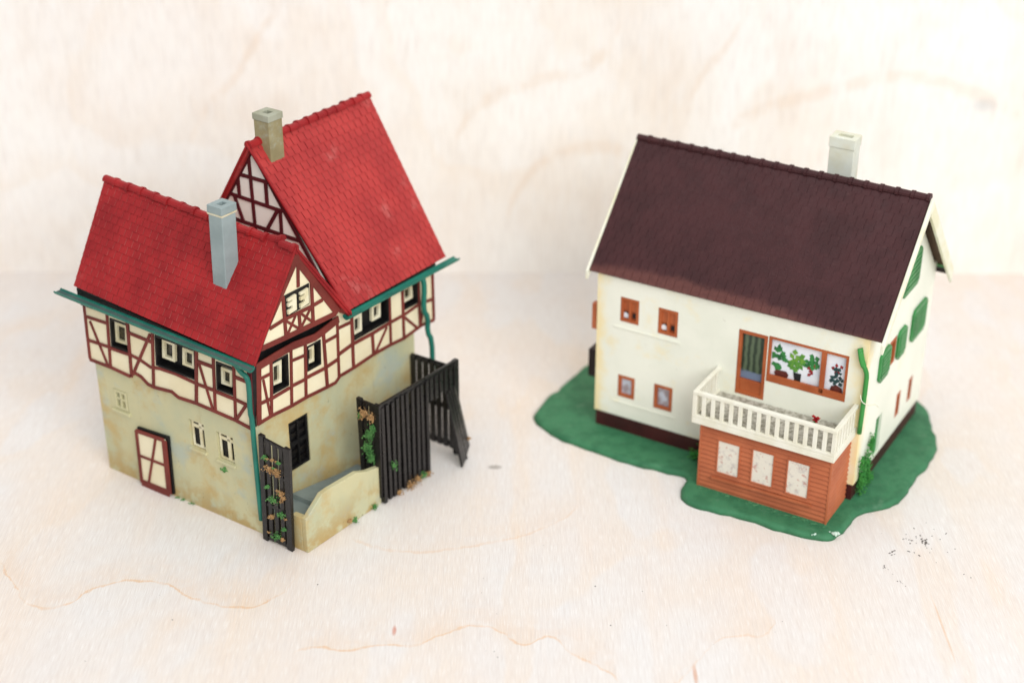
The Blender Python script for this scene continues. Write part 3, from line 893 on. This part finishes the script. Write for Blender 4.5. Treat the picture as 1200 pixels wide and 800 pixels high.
# ---- side yard: ramp, low wall, trellises, fence, gate
prof = [(0.0, 0.0), (0.0, 1.50), (0.14, 1.53), (0.91, 2.10), (1.3, 2.12), (2.8, 2.05), (3.4, 1.80), (4.06, 1.66), (4.06, 0.0)]
yard = plate('yard_wall', 'stone_wall', H1, 1, 'u', -2.18, -1.96, prof, 0.03, label='low cream wall with a curved top')
plate('yard_wall', 'stone_wall', H1, 1, 'v', 0.0, 0.24, [(-1.955, 0), (-0.01, 0), (-0.01, 0.9), (-1.3, 1.1), (-1.5, 1.46), (-1.955, 1.48)], 0.02)
plate('ramp', 'ramp_grey', H1, 1, 'u', -1.955, -0.01, [(0.245, 0.02), (5.2, 0.02), (5.2, 0.42), (4.2, 0.5), (1.6, 0.95), (1.58, 0.75), (0.245, 0.85)])


def board(name, parent, a, b, w, th, side, mat='fence_black', bevel=0.015):
    """straight board from a to b (house points), w wide along side, th thick"""
    A_, B_ = Vector(a), Vector(b)
    d = (B_ - A_).normalized()
    s = side.normalized()
    n = d.cross(s).normalized()
    f = [A_ - s * w / 2 - n * th / 2, A_ + s * w / 2 - n * th / 2, A_ + s * w / 2 + n * th / 2, A_ - s * w / 2 + n * th / 2]
    vs, fs = prism_data(f, [p + (B_ - A_) for p in f])
    return mesh_obj(name, vs, fs, mat, parent, bevel=bevel)


EU, EV = FR[1]


def trellis(quad, n, ax_pts, th, label):
    """quad: top a, top b, bottom b, bottom a as house points"""
    ta, tb, bb, ba = quad
    side = (tb - ta)
    t_ = board('trellis', H1, ta, ba, 0.23, th * 1.3, side)
    t_['label'] = label
    board('post', t_, tb, bb, 0.26, th * 1.3, side)
    for i in range(1, n + 1):
        s = i / (n + 1)
        j = random.uniform(-.03, .03)
        board('slat', t_, ta.lerp(tb, s + j) - Vector((0, 0, .1)), ba.lerp(bb, s + j * .5) + Vector((0, 0, .08)), 0.19, th * 0.9, side)
    for k_ in (0.03, 0.32, 0.64, 0.97):
        board('rail', t_, ta.lerp(ba, k_), tb.lerp(bb, k_), 0.14, th * 0.7, Vector((0, 0, 1)))
    return t_


tr1 = trellis([P(1, -0.56, -0.2, 4.62), P(1, -1.74, -0.2, 4.46), P(1, -1.54, -0.2, 0.02), P(1, -0.36, -0.2, 0.02)], 3, None, 0.12, 'black trellis with moss at the front corner')
for (u_, z_, m, r) in [(-0.72, 3.75, 'moss_green', .20), (-0.95, 3.35, 'moss_ochre', .28), (-1.25, 3.30, 'moss_ochre', .25), (-1.35, 3.75, 'moss_green', .14), (-0.98, 2.05, 'moss_green', .30), (-1.38, 2.45, 'moss_ochre', .20), (-1.45, 2.3, 'moss_ochre', .15), (-0.8, 1.25, 'moss_ochre', .16), (-1.3, 1.5, 'moss_green', .18), (-1.02, 0.45, 'moss_green', .26), (-1.25, 0.4, 'moss_ochre', .13), (-0.7, 2.5, 'moss_green', .13), (-1.4, .9, 'moss_green', .13)]:
    clump('moss_tuft', m, tr1, P(1, u_, -0.30, z_), (r, r * .6, r * .75), int(150 * r / .2), 0.032)
for k_ in range(16):
    u_, z_ = random.uniform(-1.55, -.6), random.choice((3.3, 3.35, 3.8, 2.4, 2.1, 1.3, .5, .45)) + random.uniform(-.12, .12)
    clump('moss_tuft', random.choice(('moss_ochre', 'moss_ochre', 'moss_green')), tr1, P(1, u_, -0.30, z_), (.12, .06, .05), 40, 0.022)
tr2 = trellis([P(1, -1.36, 4.05, 4.42), P(1, -2.2, 4.05, 4.40), P(1, -2.16, 4.05, 0.3), P(1, -1.42, 4.05, 0.9)], 2, None, 0.12, 'black trellis end overgrown with green moss')
for (u_, z_, m, r) in [(-1.85, 3.0, 'moss_green', .32), (-1.75, 2.4, 'moss_green', .34), (-1.9, 2.0, 'moss_green', .3), (-1.6, 3.85, 'moss_ochre', .28), (-1.95, 3.8, 'moss_ochre', .26), (-2.0, 3.3, 'moss_green', .25), (-1.4, 3.7, 'moss_green', .16)]:
    clump('moss_tuft', m, tr2, P(1, u_, 3.95, z_), (r * .8, r * .5, r * 1.1), int(190 * r / .2), 0.036)

fence = board('fence', H1, P(1, -2.24, 4.0, 4.28), P(1, -2.24, 8.6, 4.22), 0.20, 0.12, Vector((0, 0, 1)))
fence['label'] = 'black plank fence with an opening and an open gate'
board('rail', fence, P(1, -2.12, 4.05, 1.2), P(1, -2.12, 6.75, 1.2), 0.18, 0.08, Vector((0, 0, 1)))
board('rail', fence, P(1, -2.14, 4.05, 3.4), P(1, -2.14, 8.55, 3.4), 0.18, 0.08, Vector((0, 0, 1)))
NPL = 10
for i in range(NPL):
    v_ = 4.16 + 2.56 * i / (NPL - 1)
    j = random.uniform(-.03, .03)
    board('plank', fence, P(1, -2.26 + random.uniform(-.02, .02), v_ + j, 4.24 + random.uniform(-.05, .05)), P(1, -2.24 + random.uniform(-.03, .03), v_ - j, 0.02 + random.uniform(0, .1)), 0.165, 0.2, EV)
for i in range(6):
    v_ = 7.0 + 0.295 * i
    board('plank', fence, P(1, -2.26, v_, 4.2), P(1, -2.26, v_, 3.25 + random.uniform(-.15, .1)), 0.19, 0.18, EV)
board('post', fence, P(1, -2.22, 8.58, 4.30), P(1, -2.22, 8.58, 0.02), 0.24, 0.2, EV)
for z_ in (3.82, 2.0, 0.32):
    board('rail', fence, P(1, -0.02, 8.66, z_ - .05), P(1, -2.14, 8.66, z_), 0.22, 0.09, Vector((0, 0, 1)))
for i in range(7):
    u_ = -0.18 - 0.31 * i
    board('plank', fence, P(1, u_, 8.56, 3.86), P(1, u_ + .02, 8.56, 0.2), 0.235, 0.10, EU)
gate = board('gate', H1, P(1, -2.32, 8.12, 3.22), P(1, -2.82, 8.42, 0.02), 0.10, 0.1, EV)
gate['label'] = 'black plank gate leaning outwards'
GT = [P(1, -2.34, 7.86, 3.18), P(1, -2.24, 8.5, 3.28)]
GB = [P(1, -3.14, 7.72, 0.04), P(1, -2.62, 8.86, 0.30)]
for i in range(4):
    s = (i + 0.5) / 4
    board('plank', gate, GT[0].lerp(GT[1], s), GB[0].lerp(GB[1], s) + Vector((0, 0, random.uniform(0, .12))), 0.30, 0.10, GB[1] - GB[0])
board('rail', gate, GT[0].lerp(GB[0], .2), GT[1].lerp(GB[1], .2), 0.2, 0.08, Vector((0, 0, 1)))
board('rail', gate, GT[0].lerp(GB[0], .8), GT[1].lerp(GB[1], .8), 0.2, 0.08, Vector((0, 0, 1)))
for (u_, v_, z_, m, r) in [(-2.35, 4.9, .12, 'moss_ochre', .2), (-2.4, 5.5, .15, 'moss_ochre', .26), (-2.4, 5.9, .25, 'moss_ochre', .3), (-2.38, 6.3, .2, 'moss_green', .22), (-2.36, 6.6, .12, 'moss_ochre', .2), (-2.4, 4.6, 1.55, 'moss_green', .2), (-2.24, 2.5, .12, 'moss_green', .14), (-2.24, 3.6, .15, 'moss_green', .17), (-2.24, 2.2, .25, 'moss_ochre', .12), (-2.66, 8.8, .75, 'moss_ochre', .1)]:
    clump('moss_tuft', m, fence, P(1, u_, v_, z_), (r, r, r * .8), int(130 * r / .2), 0.036)
clump('moss_tuft', 'moss_green', H1, P(1, 1.67, -0.05, 2.24), (.17, .08, .2), 40, 0.05)
for i in range(3):
    clump('moss_tuft', 'moss_green', H1, P(1, 4.25 - 0.34 * i + random.uniform(-.1, .1), -0.07, 0.05), (.15, .06, .06), 16, 0.035)

# ================================================================== HOUSE 2
LL, WW = 11.12, 7.67
# ---- base with a moulded, uneven rim
outl = [(-9.55, 10.93), (-10.42, 9.5), (-11.48, 7.83), (-12.08, 6.57), (-11.81, 5.55), (-10.68, 4.42), (-9.51, 3.65), (-8.19, 2.83), (-6.88, 2.21), (-5.98, 1.84), (-6.31, 1.18), (-6.5, 0.53), (-6.25, 0.01), (-5.48, -0.45), (-4.24, -0.91), (-3.07, -1.68), (-2.04, -2.23), (-1.12, -2.39), (-0.65, -2.01), (-0.21, -1.02), (0.32, -0.57), (1.35, -0.28), (2.15, 0.41), (2.67, 1.6), (3.44, 2.51), (4.16, 3.77), (4.41, 4.55), (4.28, 5.21), (4.45, 6.1), (4.5, 7.2), (3.6, 8.6), (1.2, 10.0), (-1.6, 11.6), (-4.6, 13.3), (-7.2, 12.9), (-8.6, 12.0)]
pts = [Vector((a, b, 0)) for a, b in outl]
for _ in range(2):
    o_ = []
    for i, p in enumerate(pts):
        q = pts[(i + 1) % len(pts)]
        o_ += [p * .75 + q * .25, p * .25 + q * .75]
    pts = o_
pts = [p + Vector((noise.noise(p * 4.1 + Vector((3, 1, 2))), noise.noise(p * 4.1), 0)) * 0.04 + Vector((noise.noise(p * 1.7), noise.noise(p * 1.7 + Vector((9, 9, 9))), 0)) * 0.10 for p in pts]
npt = len(pts)
nor = []
for i in range(npt):
    d = (pts[(i + 1) % npt] - pts[i - 1]).normalized()
    nor.append(Vector((-d.y, d.x, 0)))
rows = [(0.0, 0.0), (0.03, 0.12), (0.10, 0.20), (0.22, 0.215)]
vs, fs = [], []
for (ins, z_) in rows:
    for p, n_ in zip(pts, nor):
        w_ = (0.05 if ins < 0.2 else 0.0) * noise.noise(p * 1.3 + Vector((0, 0, ins * 3))) * (1 if z_ > 0 else 0)
        vs.append(p + n_ * ins + Vector((0, 0, z_ + w_)))
for r in range(len(rows) - 1):
    for i in range(npt):
        fs.append((r * npt + i, r * npt + (i + 1) % npt, (r + 1) * npt + (i + 1) % npt, (r + 1) * npt + i))
fs += [tuple(range(npt)), tuple(range((len(rows) - 1) * npt, len(rows) * npt))]
base = mesh_obj('base', vs, fs, 'base_green', H2, smooth=True, label='dark green moulded base plate with a wavy rim')

# ---- shell
FW = [(9.28, 10.10, 5.25, 6.33), (7.60, 8.45, 5.16, 6.29), (9.34, 10.10, 1.84, 2.84), (7.67, 8.49, 1.78, 2.89), (3.88, 5.06, 3.50, 6.27), (0.69, 3.84, 4.37, 6.31)]
wallgrid('wall', 'white_wall', H2, 2, 'v', 0.0, 0.2, 0.0, LL, 0.92, 7.25, FW)
GW = [(2.62, 3.36, 4.7, 5.85), (4.40, 4.88, 1.6, 2.7), (5.88, 6.34, 1.58, 2.66), (2.0, 2.7, 0.95, 2.8)]
wallgrid('wall', 'white_wall', H2, 2, 'u', 0.0, 0.2, 0.204, WW - 0.204, 0.92, 7.05, GW)
plate('gable', 'white_wall', H2, 2, 'u', 0.0, 0.2, [(0.204, 7.054), (WW - 0.204, 7.054), (WW - .25, 7.15), (WW / 2, 10.95), (0.25, 7.15)])
box('wall', 'white_wall', H2, 2, 0, LL, WW - 0.2, WW, 0.92, 7.2)
plate('wall', 'white_wall', H2, 2, 'u', LL, LL - 0.2, [(0.204, 0.92), (WW - 0.204, 0.92), (WW - 0.204, 7.0), (WW / 2, 10.9), (0.204, 7.0)])
pl = box('plinth', 'plinth_brown', H2, 2, 0.05, LL - 0.05, 0.05, WW - 0.05, 0.1, 0.916)

# ---- roof
rf = roof_slope(2, H2, 'brown_roof', [(-0.46, -0.16, 7.31), (11.42, -0.16, 7.22), (11.48, 3.84, 11.42), (-0.45, 3.84, 11.42)], 33, 13, 300, rim=0.006, lip=0.014, gap=0.09)
roof_slope(2, H2, 'brown_roof', [(-0.46, 8.0, 6.98), (11.42, 8.0, 6.98), (11.48, 3.86, 11.42), (-0.45, 3.86, 11.42)], 33, 13, 0, thick=0.09, slab_mat='soffit_tan', rim=0.006, lip=0.014, gap=0.09)
ridge_caps(2, H2, 'brown_roof', (11.5, 3.85, 11.44), (-0.47, 3.85, 11.44), 20, 0.16, 0.35, collar=1.2, jitter=0.008)
for ue, s in ((-0.47, -1), (11.46, 1)):
    for (vb, zb_) in ((-0.2, 7.18), (8.06, 6.85)):
        A_, B_ = P(2, ue, 3.85, 11.38), P(2, ue, vb, zb_)
        n_, o_ = Vector((0, 0, -0.42 if vb < 0 else -0.72)), FR[2][0] * 0.12 * s
        vs, fs = prism_data([A_, B_, B_ + n_ * .9, A_ + n_], [A_ + o_, B_ + o_, B_ + o_ + n_ * .9, A_ + o_ + n_])
        mesh_obj('barge_board', vs, fs, 'barge_white', H2, bevel=0.02)
box('soffit', 'dark_brown', H2, 2, -0.44, 11.4, 7.69, 7.9, 6.72, 6.85)
gutter('gutter', P(2, -0.42, 8.02, 6.78), P(2, 11.4, 8.02, 6.78), FR[2][1], 0.2, H2, 'bright_green', 'bright_green')
chimney(2, H2, 'chimney_white', 2.86, 3.84, 4.62, 5.3, 9.6, 12.72, 0.42, label='white chimney with a thick cap behind the ridge')

# ---- small front windows
for k_, (a, b, c_, d) in enumerate(FW[:4]):
    upper = k_ < 2
    w = plate('window', 'orange_frame', H2, 2, 'v', 0.12, 0.2, [(a - .05, c_ - .05), (b + .05, c_ - .05), (b + .05, d + .05), (a - .05, d + .05)])
    q = [(b - .01, d - .01), (a + .01, d - .01), (a + .01, c_ + .01), (b - .01, c_ + .01)]
    if upper:
        ring('frame', 'orange_frame', w, 2, 'v', 0.005, 0.115, q, 0.12, [(0.44, 0.1, 0.56, 0.95)])
        plate('blind', 'orange_frame', w, 2, 'v', 0.075, 0.118, [(a + .08, c_ + .52), (b - .08, c_ + .52), (b - .08, d - .08), (a + .08, d - .08)])
        for s0, m in ((a + .13, 'dark_brown'), (a + .48, 'dark_brown')):
            p_ = plate('pane', m, w, 2, 'v', 0.098, 0.119, [(s0 + .04, c_ + .2), (s0 + .2, c_ + .2), (s0 + .2, c_ + .42), (s0 + .04, c_ + .42)])
        plate('flower_print', 'white_card', w, 2, 'v', 0.085, 0.097, [(a + .50, c_ + .17), (a + .72, c_ + .17), (a + .72, c_ + .34), (a + .62, c_ + .40), (a + .50, c_ + .33)])
    else:
        ring('frame', 'orange_frame', w, 2, 'v', 0.005, 0.115, q, 0.14, [])
        plate('pane', 'bluish_pane', w, 2, 'v', 0.09, 0.118, [(a + .13, c_ + .13), (b - .13, c_ + .13), (b - .13, d - .13), (a + .13, d - .13)])
for z_, a, b in ((5.02, 7.45, 10.35), (1.62, 7.5, 10.3)):
    plate('sill', 'white_wall', H2, 2, 'v', -0.035, -0.002, [(a, z_ - .09), (b, z_ - .09), (b, z_), (a, z_)], 0.02)

# ---- balcony door and wide window
w = plate('balcony_door', 'orange_frame', H2, 2, 'v', 0.13, 0.2, [(3.8, 3.45), (5.1, 3.45), (5.1, 6.3), (3.8, 6.3)], label='balcony door with green curtain behind the glass')
ring('frame', 'orange_frame', w, 2, 'v', -0.015, 0.128, [(5.05, 6.26), (3.885, 6.26), (3.885, 3.51), (5.05, 3.51)], 0.13)
plate('panel', 'orange_frame', w, 2, 'v', 0.03, 0.126, [(4.0, 3.63), (4.93, 3.63), (4.93, 4.16), (4.0, 4.16)], 0.015)
plate('pane', 'curtain_print', w, 2, 'v', 0.105, 0.127, [(4.0, 4.18), (4.93, 4.18), (4.93, 6.15), (4.0, 6.15)])
w = plate('wide_window', 'white_card', H2, 2, 'v', 0.14, 0.2, [(0.66, 4.33), (3.79, 4.33), (3.79, 6.34), (0.66, 6.34)], label='wide orange framed window with potted plants behind it')
ring('frame', 'orange_frame', w, 2, 'v', -0.012, 0.10, [(3.835, 6.30), (0.695, 6.30), (0.695, 4.38), (3.835, 4.38)], 0.10, [(0.665, 0.03, 0.725, 0.97), (0.02, 0.85, 0.98, 0.97)])


def leafprint(cu, cz, r, n, mat, seed, long=1.0, parent=w):
    rr = random.Random(seed)
    for i in range(n):
        a = rr.uniform(0, 2 * math.pi)
        d = r * math.sqrt(rr.random())
        x0, z0 = cu + math.cos(a) * d * .8, cz + math.sin(a) * d * long
        L_, W2 = r * rr.uniform(.45, .8), r * rr.uniform(.2, .34)
        dx, dz = math.cos(a + .3), math.sin(a + .3)
        poly = [(x0 - dx * L_ * .5, z0 - dz * L_ * .5), (x0 - dz * W2, z0 + dx * W2), (x0 + dx * L_ * .5, z0 + dz * L_ * .5), (x0 + dz * W2, z0 - dx * W2)]
        poly = [(min(3.72, max(.80, p)), min(6.2, max(4.48, q))) for p, q in poly]
        f_ = 0.137 - 0.001 * i
        plate('leaf', mat, parent, 2, 'v', f_ - 0.001, f_, poly)


leafprint(3.42, 5.42, .36, 25, 'leaf_print', 1, 1.35)
leafprint(2.74, 5.45, .40, 25, 'leaf_print_yellow', 2, 1.05)
leafprint(2.15, 5.62, .36, 17, 'leaf_print', 3, .8)
leafprint(2.10, 5.25, .30, 7, 'red_print', 4, .9)
leafprint(1.12, 5.20, .30, 20, 'petrol_print', 5, 1.3)
leafprint(1.12, 5.58, .28, 6, 'red_print', 6, .7)
plate('pot_print', 'pot_print', w, 2, 'v', 0.112, 0.115, [(3.02 + .02, 4.66), (3.5, 4.60), (3.58, 4.78), (3.50, 4.90), (3.1, 4.92), (3.0, 4.80)])
plate('pot_print', 'dark_pot_print', w, 2, 'v', 0.112, 0.115, [(2.52, 4.56), (2.74, 4.56), (2.82, 4.98), (2.50, 4.98)])
plate('pot_print', 'pot_print', w, 2, 'v', 0.112, 0.115, [(0.95, 4.55), (1.24, 4.55), (1.34, 4.68), (1.30, 4.84), (1.1, 4.92), (0.9, 4.84), (0.86, 4.68)])

# ---- gable side: windows, shutters, door, downpipe, ivy
for (a, b, c_, d) in GW[:3]:
    w = plate('window', 'dark_brown', H2, 2, 'u', 0.14, 0.2, [(a - .05, c_ - .05), (b + .05, c_ - .05), (b + .05, d + .05), (a - .05, d + .05)])
    ring('frame', 'orange_frame', w, 2, 'u', -0.01, 0.13, [(a + .01, d - .01), (b - .01, d - .01), (b - .01, c_ + .01), (a + .01, c_ + .01)], 0.12)
w = plate('side_door', 'shutter_green', H2, 2, 'u', 0.10, 0.2, [(1.95, 0.93), (2.75, 0.93), (2.75, 2.85), (1.95, 2.85)], label='green side door in the gable wall')
plate('panel', 'shutter_green', w, 2, 'u', 0.06, 0.098, [(2.12, 1.1), (2.58, 1.1), (2.58, 2.6), (2.12, 2.6)], 0.02)
for (a, b, c_, d) in ((1.42, 2.56, 4.62, 5.92), (3.40, 4.38, 4.68, 5.92), (5.08, 6.75, 4.66, 6.08), (3.2, 5.06, 7.4, 9.0)):
    ch = 0.18
    s_ = plate('shutter', 'shutter_green', H2, 2, 'u', -0.11, -0.002, [(a, c_ + ch), (a + ch, c_), (b - ch, c_), (b, c_ + ch), (b, d - ch), (b - ch, d), (a + ch, d), (a, d - ch)], 0.012)
    n = 6
    for i in range(n):
        zz = c_ + ch + (d - c_ - 2 * ch) * i / n
        plate('louvre', 'shutter_green', s_, 2, 'u', -0.135, -0.112, [(a + .14, zz + .02), (b - .14, zz + .02), (b - .14, zz + .12), (a + .14, zz + .12)])
tube('downpipe', 'bright_green', H2, fillet([P(2, 0.26, -0.1, 6.72), P(2, 0.2, -0.14, 6.30), P(2, -0.04, -0.14, 5.98), P(2, -0.08, -0.12, 5.6), P(2, -0.03, -0.10, 3.3)], 1), 0.09)
tube('pipe_head', 'bright_green', H2, fillet([P(2, 0.30, -0.1, 6.80), P(2, 0.2, -0.15, 6.45), P(2, 0.08, -0.15, 6.15)], 1), 0.115, flat=0.6)
tube('glue_thread', 'barge_white', H2, fillet([P(2, 0.05, -0.25, 5.0), P(2, -0.05, -0.32, 4.75), P(2, -0.3, -0.15, 4.6), P(2, -0.4, 0.25, 4.5), P(2, -0.42, 0.6, 4.2)], 2), 0.018, n=5)
for (v_, z_, ru, rv, rz, n) in ((0.55, 0.9, .22, .34, .8, 330), (0.95, 1.45, .2, .32, .7, 260), (1.3, 2.1, .16, .22, .6, 160), (1.4, 0.6, .22, .36, .4, 160), (0.35, 1.7, .12, .16, .5, 80)):
    clump('ivy', 'ivy_green', H2, P(2, -0.14, v_, z_), (rv * .65, rv * .8, rz), n * 3, 0.038)
clump('shrub', 'ivy_green', H2, P(2, 5.95, -0.42, 0.62), (.42, .3, .55), 620, 0.045)
clump('shrub', 'ivy_green', H2, P(2, 6.4, -0.35, 0.42), (.3, .22, .28), 260, 0.045)
# far-left gable: open shutter and dark doorway hood that stick out past the corner
s_ = box('shutter', 'siding', H2, 2, LL + 0.004, LL + 0.30, 0.12, 0.4, 4.5, 5.65, 0.03)
box('door_hood', 'dark_brown', H2, 2, LL + 0.004, LL + 0.66, 0.6, 1.3, 2.0, 3.25, 0.03)

# ---- brown timber annex under the balcony
gx0, gx1, gy = 0.28, 5.52, -1.95
an = box('annex', 'siding', H2, 2, gx0 + 0.04, gx1 - 0.04, gy + 0.045, -0.004, 0.1, 3.08, label='orange-brown clapboard annex with three milky windows')
AWN = [(3.87, 4.78, 1.05, 2.50), (2.49, 3.37, 1.08, 2.55), (1.07, 1.96, 1.06, 2.56)]
NPK = 15
zh = 2.98 / NPK
plankvs = lambda ax, val, s, a, b, z0, z1: None


def siding(ax, val, sgn, a, b, z0, z1):
    """one clapboard: thin at its top, thick at its lower edge"""
    pr = [(0.0, z0), (0.085, z0 + .012), (0.08, z0 + .05), (0.012, z1 - 0.004), (0.0, z1 - 0.004)]
    f = [T(2, ax, val + sgn * p[0], a, p[1]) for p in pr]
    g_ = [T(2, ax, val + sgn * p[0], b, p[1]) for p in pr]
    vs_, fs_ = prism_data(f, g_)
    return mesh_obj('plank', vs_, fs_, 'siding', an)


for r in range(NPK):
    z0 = 0.12 + r * zh
    z1 = z0 + zh
    zc = (z0 + z1) / 2
    cuts = sorted([(a, b) for a, b, c_, d in AWN if c_ - .02 < zc < d + .02])
    x0 = gx0
    for a, b in cuts + [(gx1, gx1)]:
        if a - x0 > 0.05:
            siding('v', gy + 0.045, -1, x0, a, z0, z1)
        x0 = b
    siding('u', gx0 + 0.04, -1, gy + 0.05, -0.01, z0, z1)
    siding('u', gx1 - 0.04, 1, gy + 0.05, -0.01, z0, z1)
for (u_, ) in ((gx0 - .015,), (gx1 - .03,)):
    box('corner_board', 'siding', an, 2, u_ - 0.02, u_ + 0.06, gy - 0.045, gy + 0.05, 0.1, 3.08, 0.012)
plate('sill', 'siding', an, 2, 'v', gy - 0.12, gy - 0.0, [(0.9, 0.80), (4.95, 0.72), (4.95, 0.83), (0.9, 0.91)], 0.02)
for a, b, c_, d in AWN:
    w = ring('window_frame', 'siding', an, 2, 'v', gy - 0.055, gy + 0.04, [(b + .02, d + .02), (a - .02, d + .02), (a - .02, c_ - .02), (b + .02, c_ - .02)], 0.05)
    plate('pane', 'floral_print', w, 2, 'v', gy - 0.012, gy + 0.03, [(a + .03, c_ + .03), (b - .03, c_ + .03), (b - .03, d - .03), (a + .03, d - .03)])

# ---- balcony
bx0, bx1, bf = 0.12, 5.82, -2.25
bal = box('balcony', 'balcony_white', H2, 2, bx0, bx1, bf, -0.006, 3.09, 3.34, 0.03, label='white balcony with slatted railing')
box('balcony_floor', 'balcony_floor', bal, 2, bx0 + .18, bx1 - .18, bf + .18, -0.02, 3.344, 3.38)
zr = 4.32
board2 = lambda *a, **k: box(*a, **k)
box('rail', 'balcony_white', bal, 2, bx0, bx1, bf, bf + .17, zr, zr + .14, 0.02)
box('rail', 'balcony_white', bal, 2, bx0 + .002, bx1 - .002, bf + .002, bf + .15, 3.342, 3.46, 0.02)
for u_ in (bx0, bx1 - .17):
    box('rail', 'balcony_white', bal, 2, u_, u_ + .17, bf + .174, -0.01, zr - .003, zr + .137, 0.02)
    box('rail', 'balcony_white', bal, 2, u_ + .002, u_ + .15, bf + .154, -0.01, 3.342, 3.458, 0.02)
    box('post', 'balcony_white', bal, 2, u_ + .004, u_ + .166, bf + .004, bf + .164, 3.462, zr - .004, 0.015)
for i in range(1, 15):
    u_ = bx0 + .085 + (bx1 - bx0 - .17) * i / 15
    box('baluster', 'balcony_white', bal, 2, u_ - .075, u_ + .075, bf + .02, bf + .13, 3.462, zr - .002, 0.012)
for u_ in (bx0 + .02, bx1 - .13):
    for i in range(1, 7):
        v_ = bf + .085 + (2.16) * i / 7
        box('baluster', 'balcony_white', bal, 2, u_, u_ + .11, v_ - .075, v_ + .075, 3.462, zr - .006, 0.012)
clump('flower', 'flower_red', H2, P(2, 1.52, -0.62, 3.72), (.17, .15, .17), 34, 0.06)
clump('flower', 'ivy_green', H2, P(2, 1.55, -0.58, 3.50), (.12, .12, .14), 30, 0.04)
clump('glue_blob', 'glue', H2, (-1.02, -2.16, 0.24), (.28, .14, .05), 26, 0.07)
clump('glue_blob', 'glue', H2, (-1.75, -2.16, 0.2), (.18, .08, .03), 12, 0.05)
for i in range(14):
    sf = (i + random.uniform(-.3, .3)) / 13
    p = P(2, gx1 - .3 - (gx1 - gx0) * sf * .95, gy - random.uniform(.14, .26), 0.235)
    clump('moss_tuft', 'moss_pale', H2, p, (random.uniform(.15, .4), random.uniform(.06, .14), .02), 40, 0.028)

# ================================================================== loose dirt on the table
vs, fs = [], []


def speck(x_, y_, r, st=1.0, a=0.0):
    n = 7
    b = len(vs)
    for j in range(n):
        an_ = 2 * math.pi * j / n
        k = r * random.uniform(.6, 1.2)
        dx, dy = math.cos(an_) * k * st, math.sin(an_) * k
        vs.append(Vector((x_ + dx * math.cos(a) - dy * math.sin(a), y_ + dx * math.sin(a) + dy * math.cos(a), 0.006)))
    vs.append(Vector((x_, y_, 0.006 + r * .4)))
    for j in range(n):
        fs.append((b + j, b + (j + 1) % n, b + n))


for _ in range(34):
    speck(random.gauss(15.1, .45), random.gauss(-15.6, .5), random.uniform(.012, .035), random.uniform(1, 2.5), random.uniform(0, 3))
for _ in range(5):
    speck(random.gauss(15.2, .16), random.gauss(-15.35, .12), random.uniform(.03, .06), 2.0, 0.9)
for _ in range(12):
    s = random.random()
    speck(13.4 + .55 * s + random.gauss(0, .05), -16.9 - 1.3 * s, random.uniform(.012, .03), 1.8, 2.0)
for _ in range(6):
    speck(14.0 + random.gauss(0, .12), -16.2 + random.gauss(0, .1), random.uniform(.02, .04), 1.8, .6)
for x_, y_, r in ((3.38, -20.4, .035), (-.6, -21.8, .025), (-.48, -22.1, .025), (2.95, -18.2, .03), (4.6, -18.5, .02), (-6.9, -18.1, .03), (-11.7, -20.1, .03), (5.3, -20.4, .02), (-14.2, -22.3, .02), (9.3, -20.2, .02), (16.2, -17.5, .03), (16.4, -17.7, .025)):
    speck(x_, y_, r)
for _ in range(40):
    speck(random.uniform(-16, 16), random.uniform(-23, -12), random.uniform(.006, .014))
m = NT('dirt')
m.done(S(112, 106, 102), 0.9, 0.1)
o = mesh_obj('dirt_specks', vs, fs, 'dirt')
o['kind'] = 'stuff'
o['label'] = 'dark dirt specks scattered on the pale plywood'
o['category'] = 'dirt'
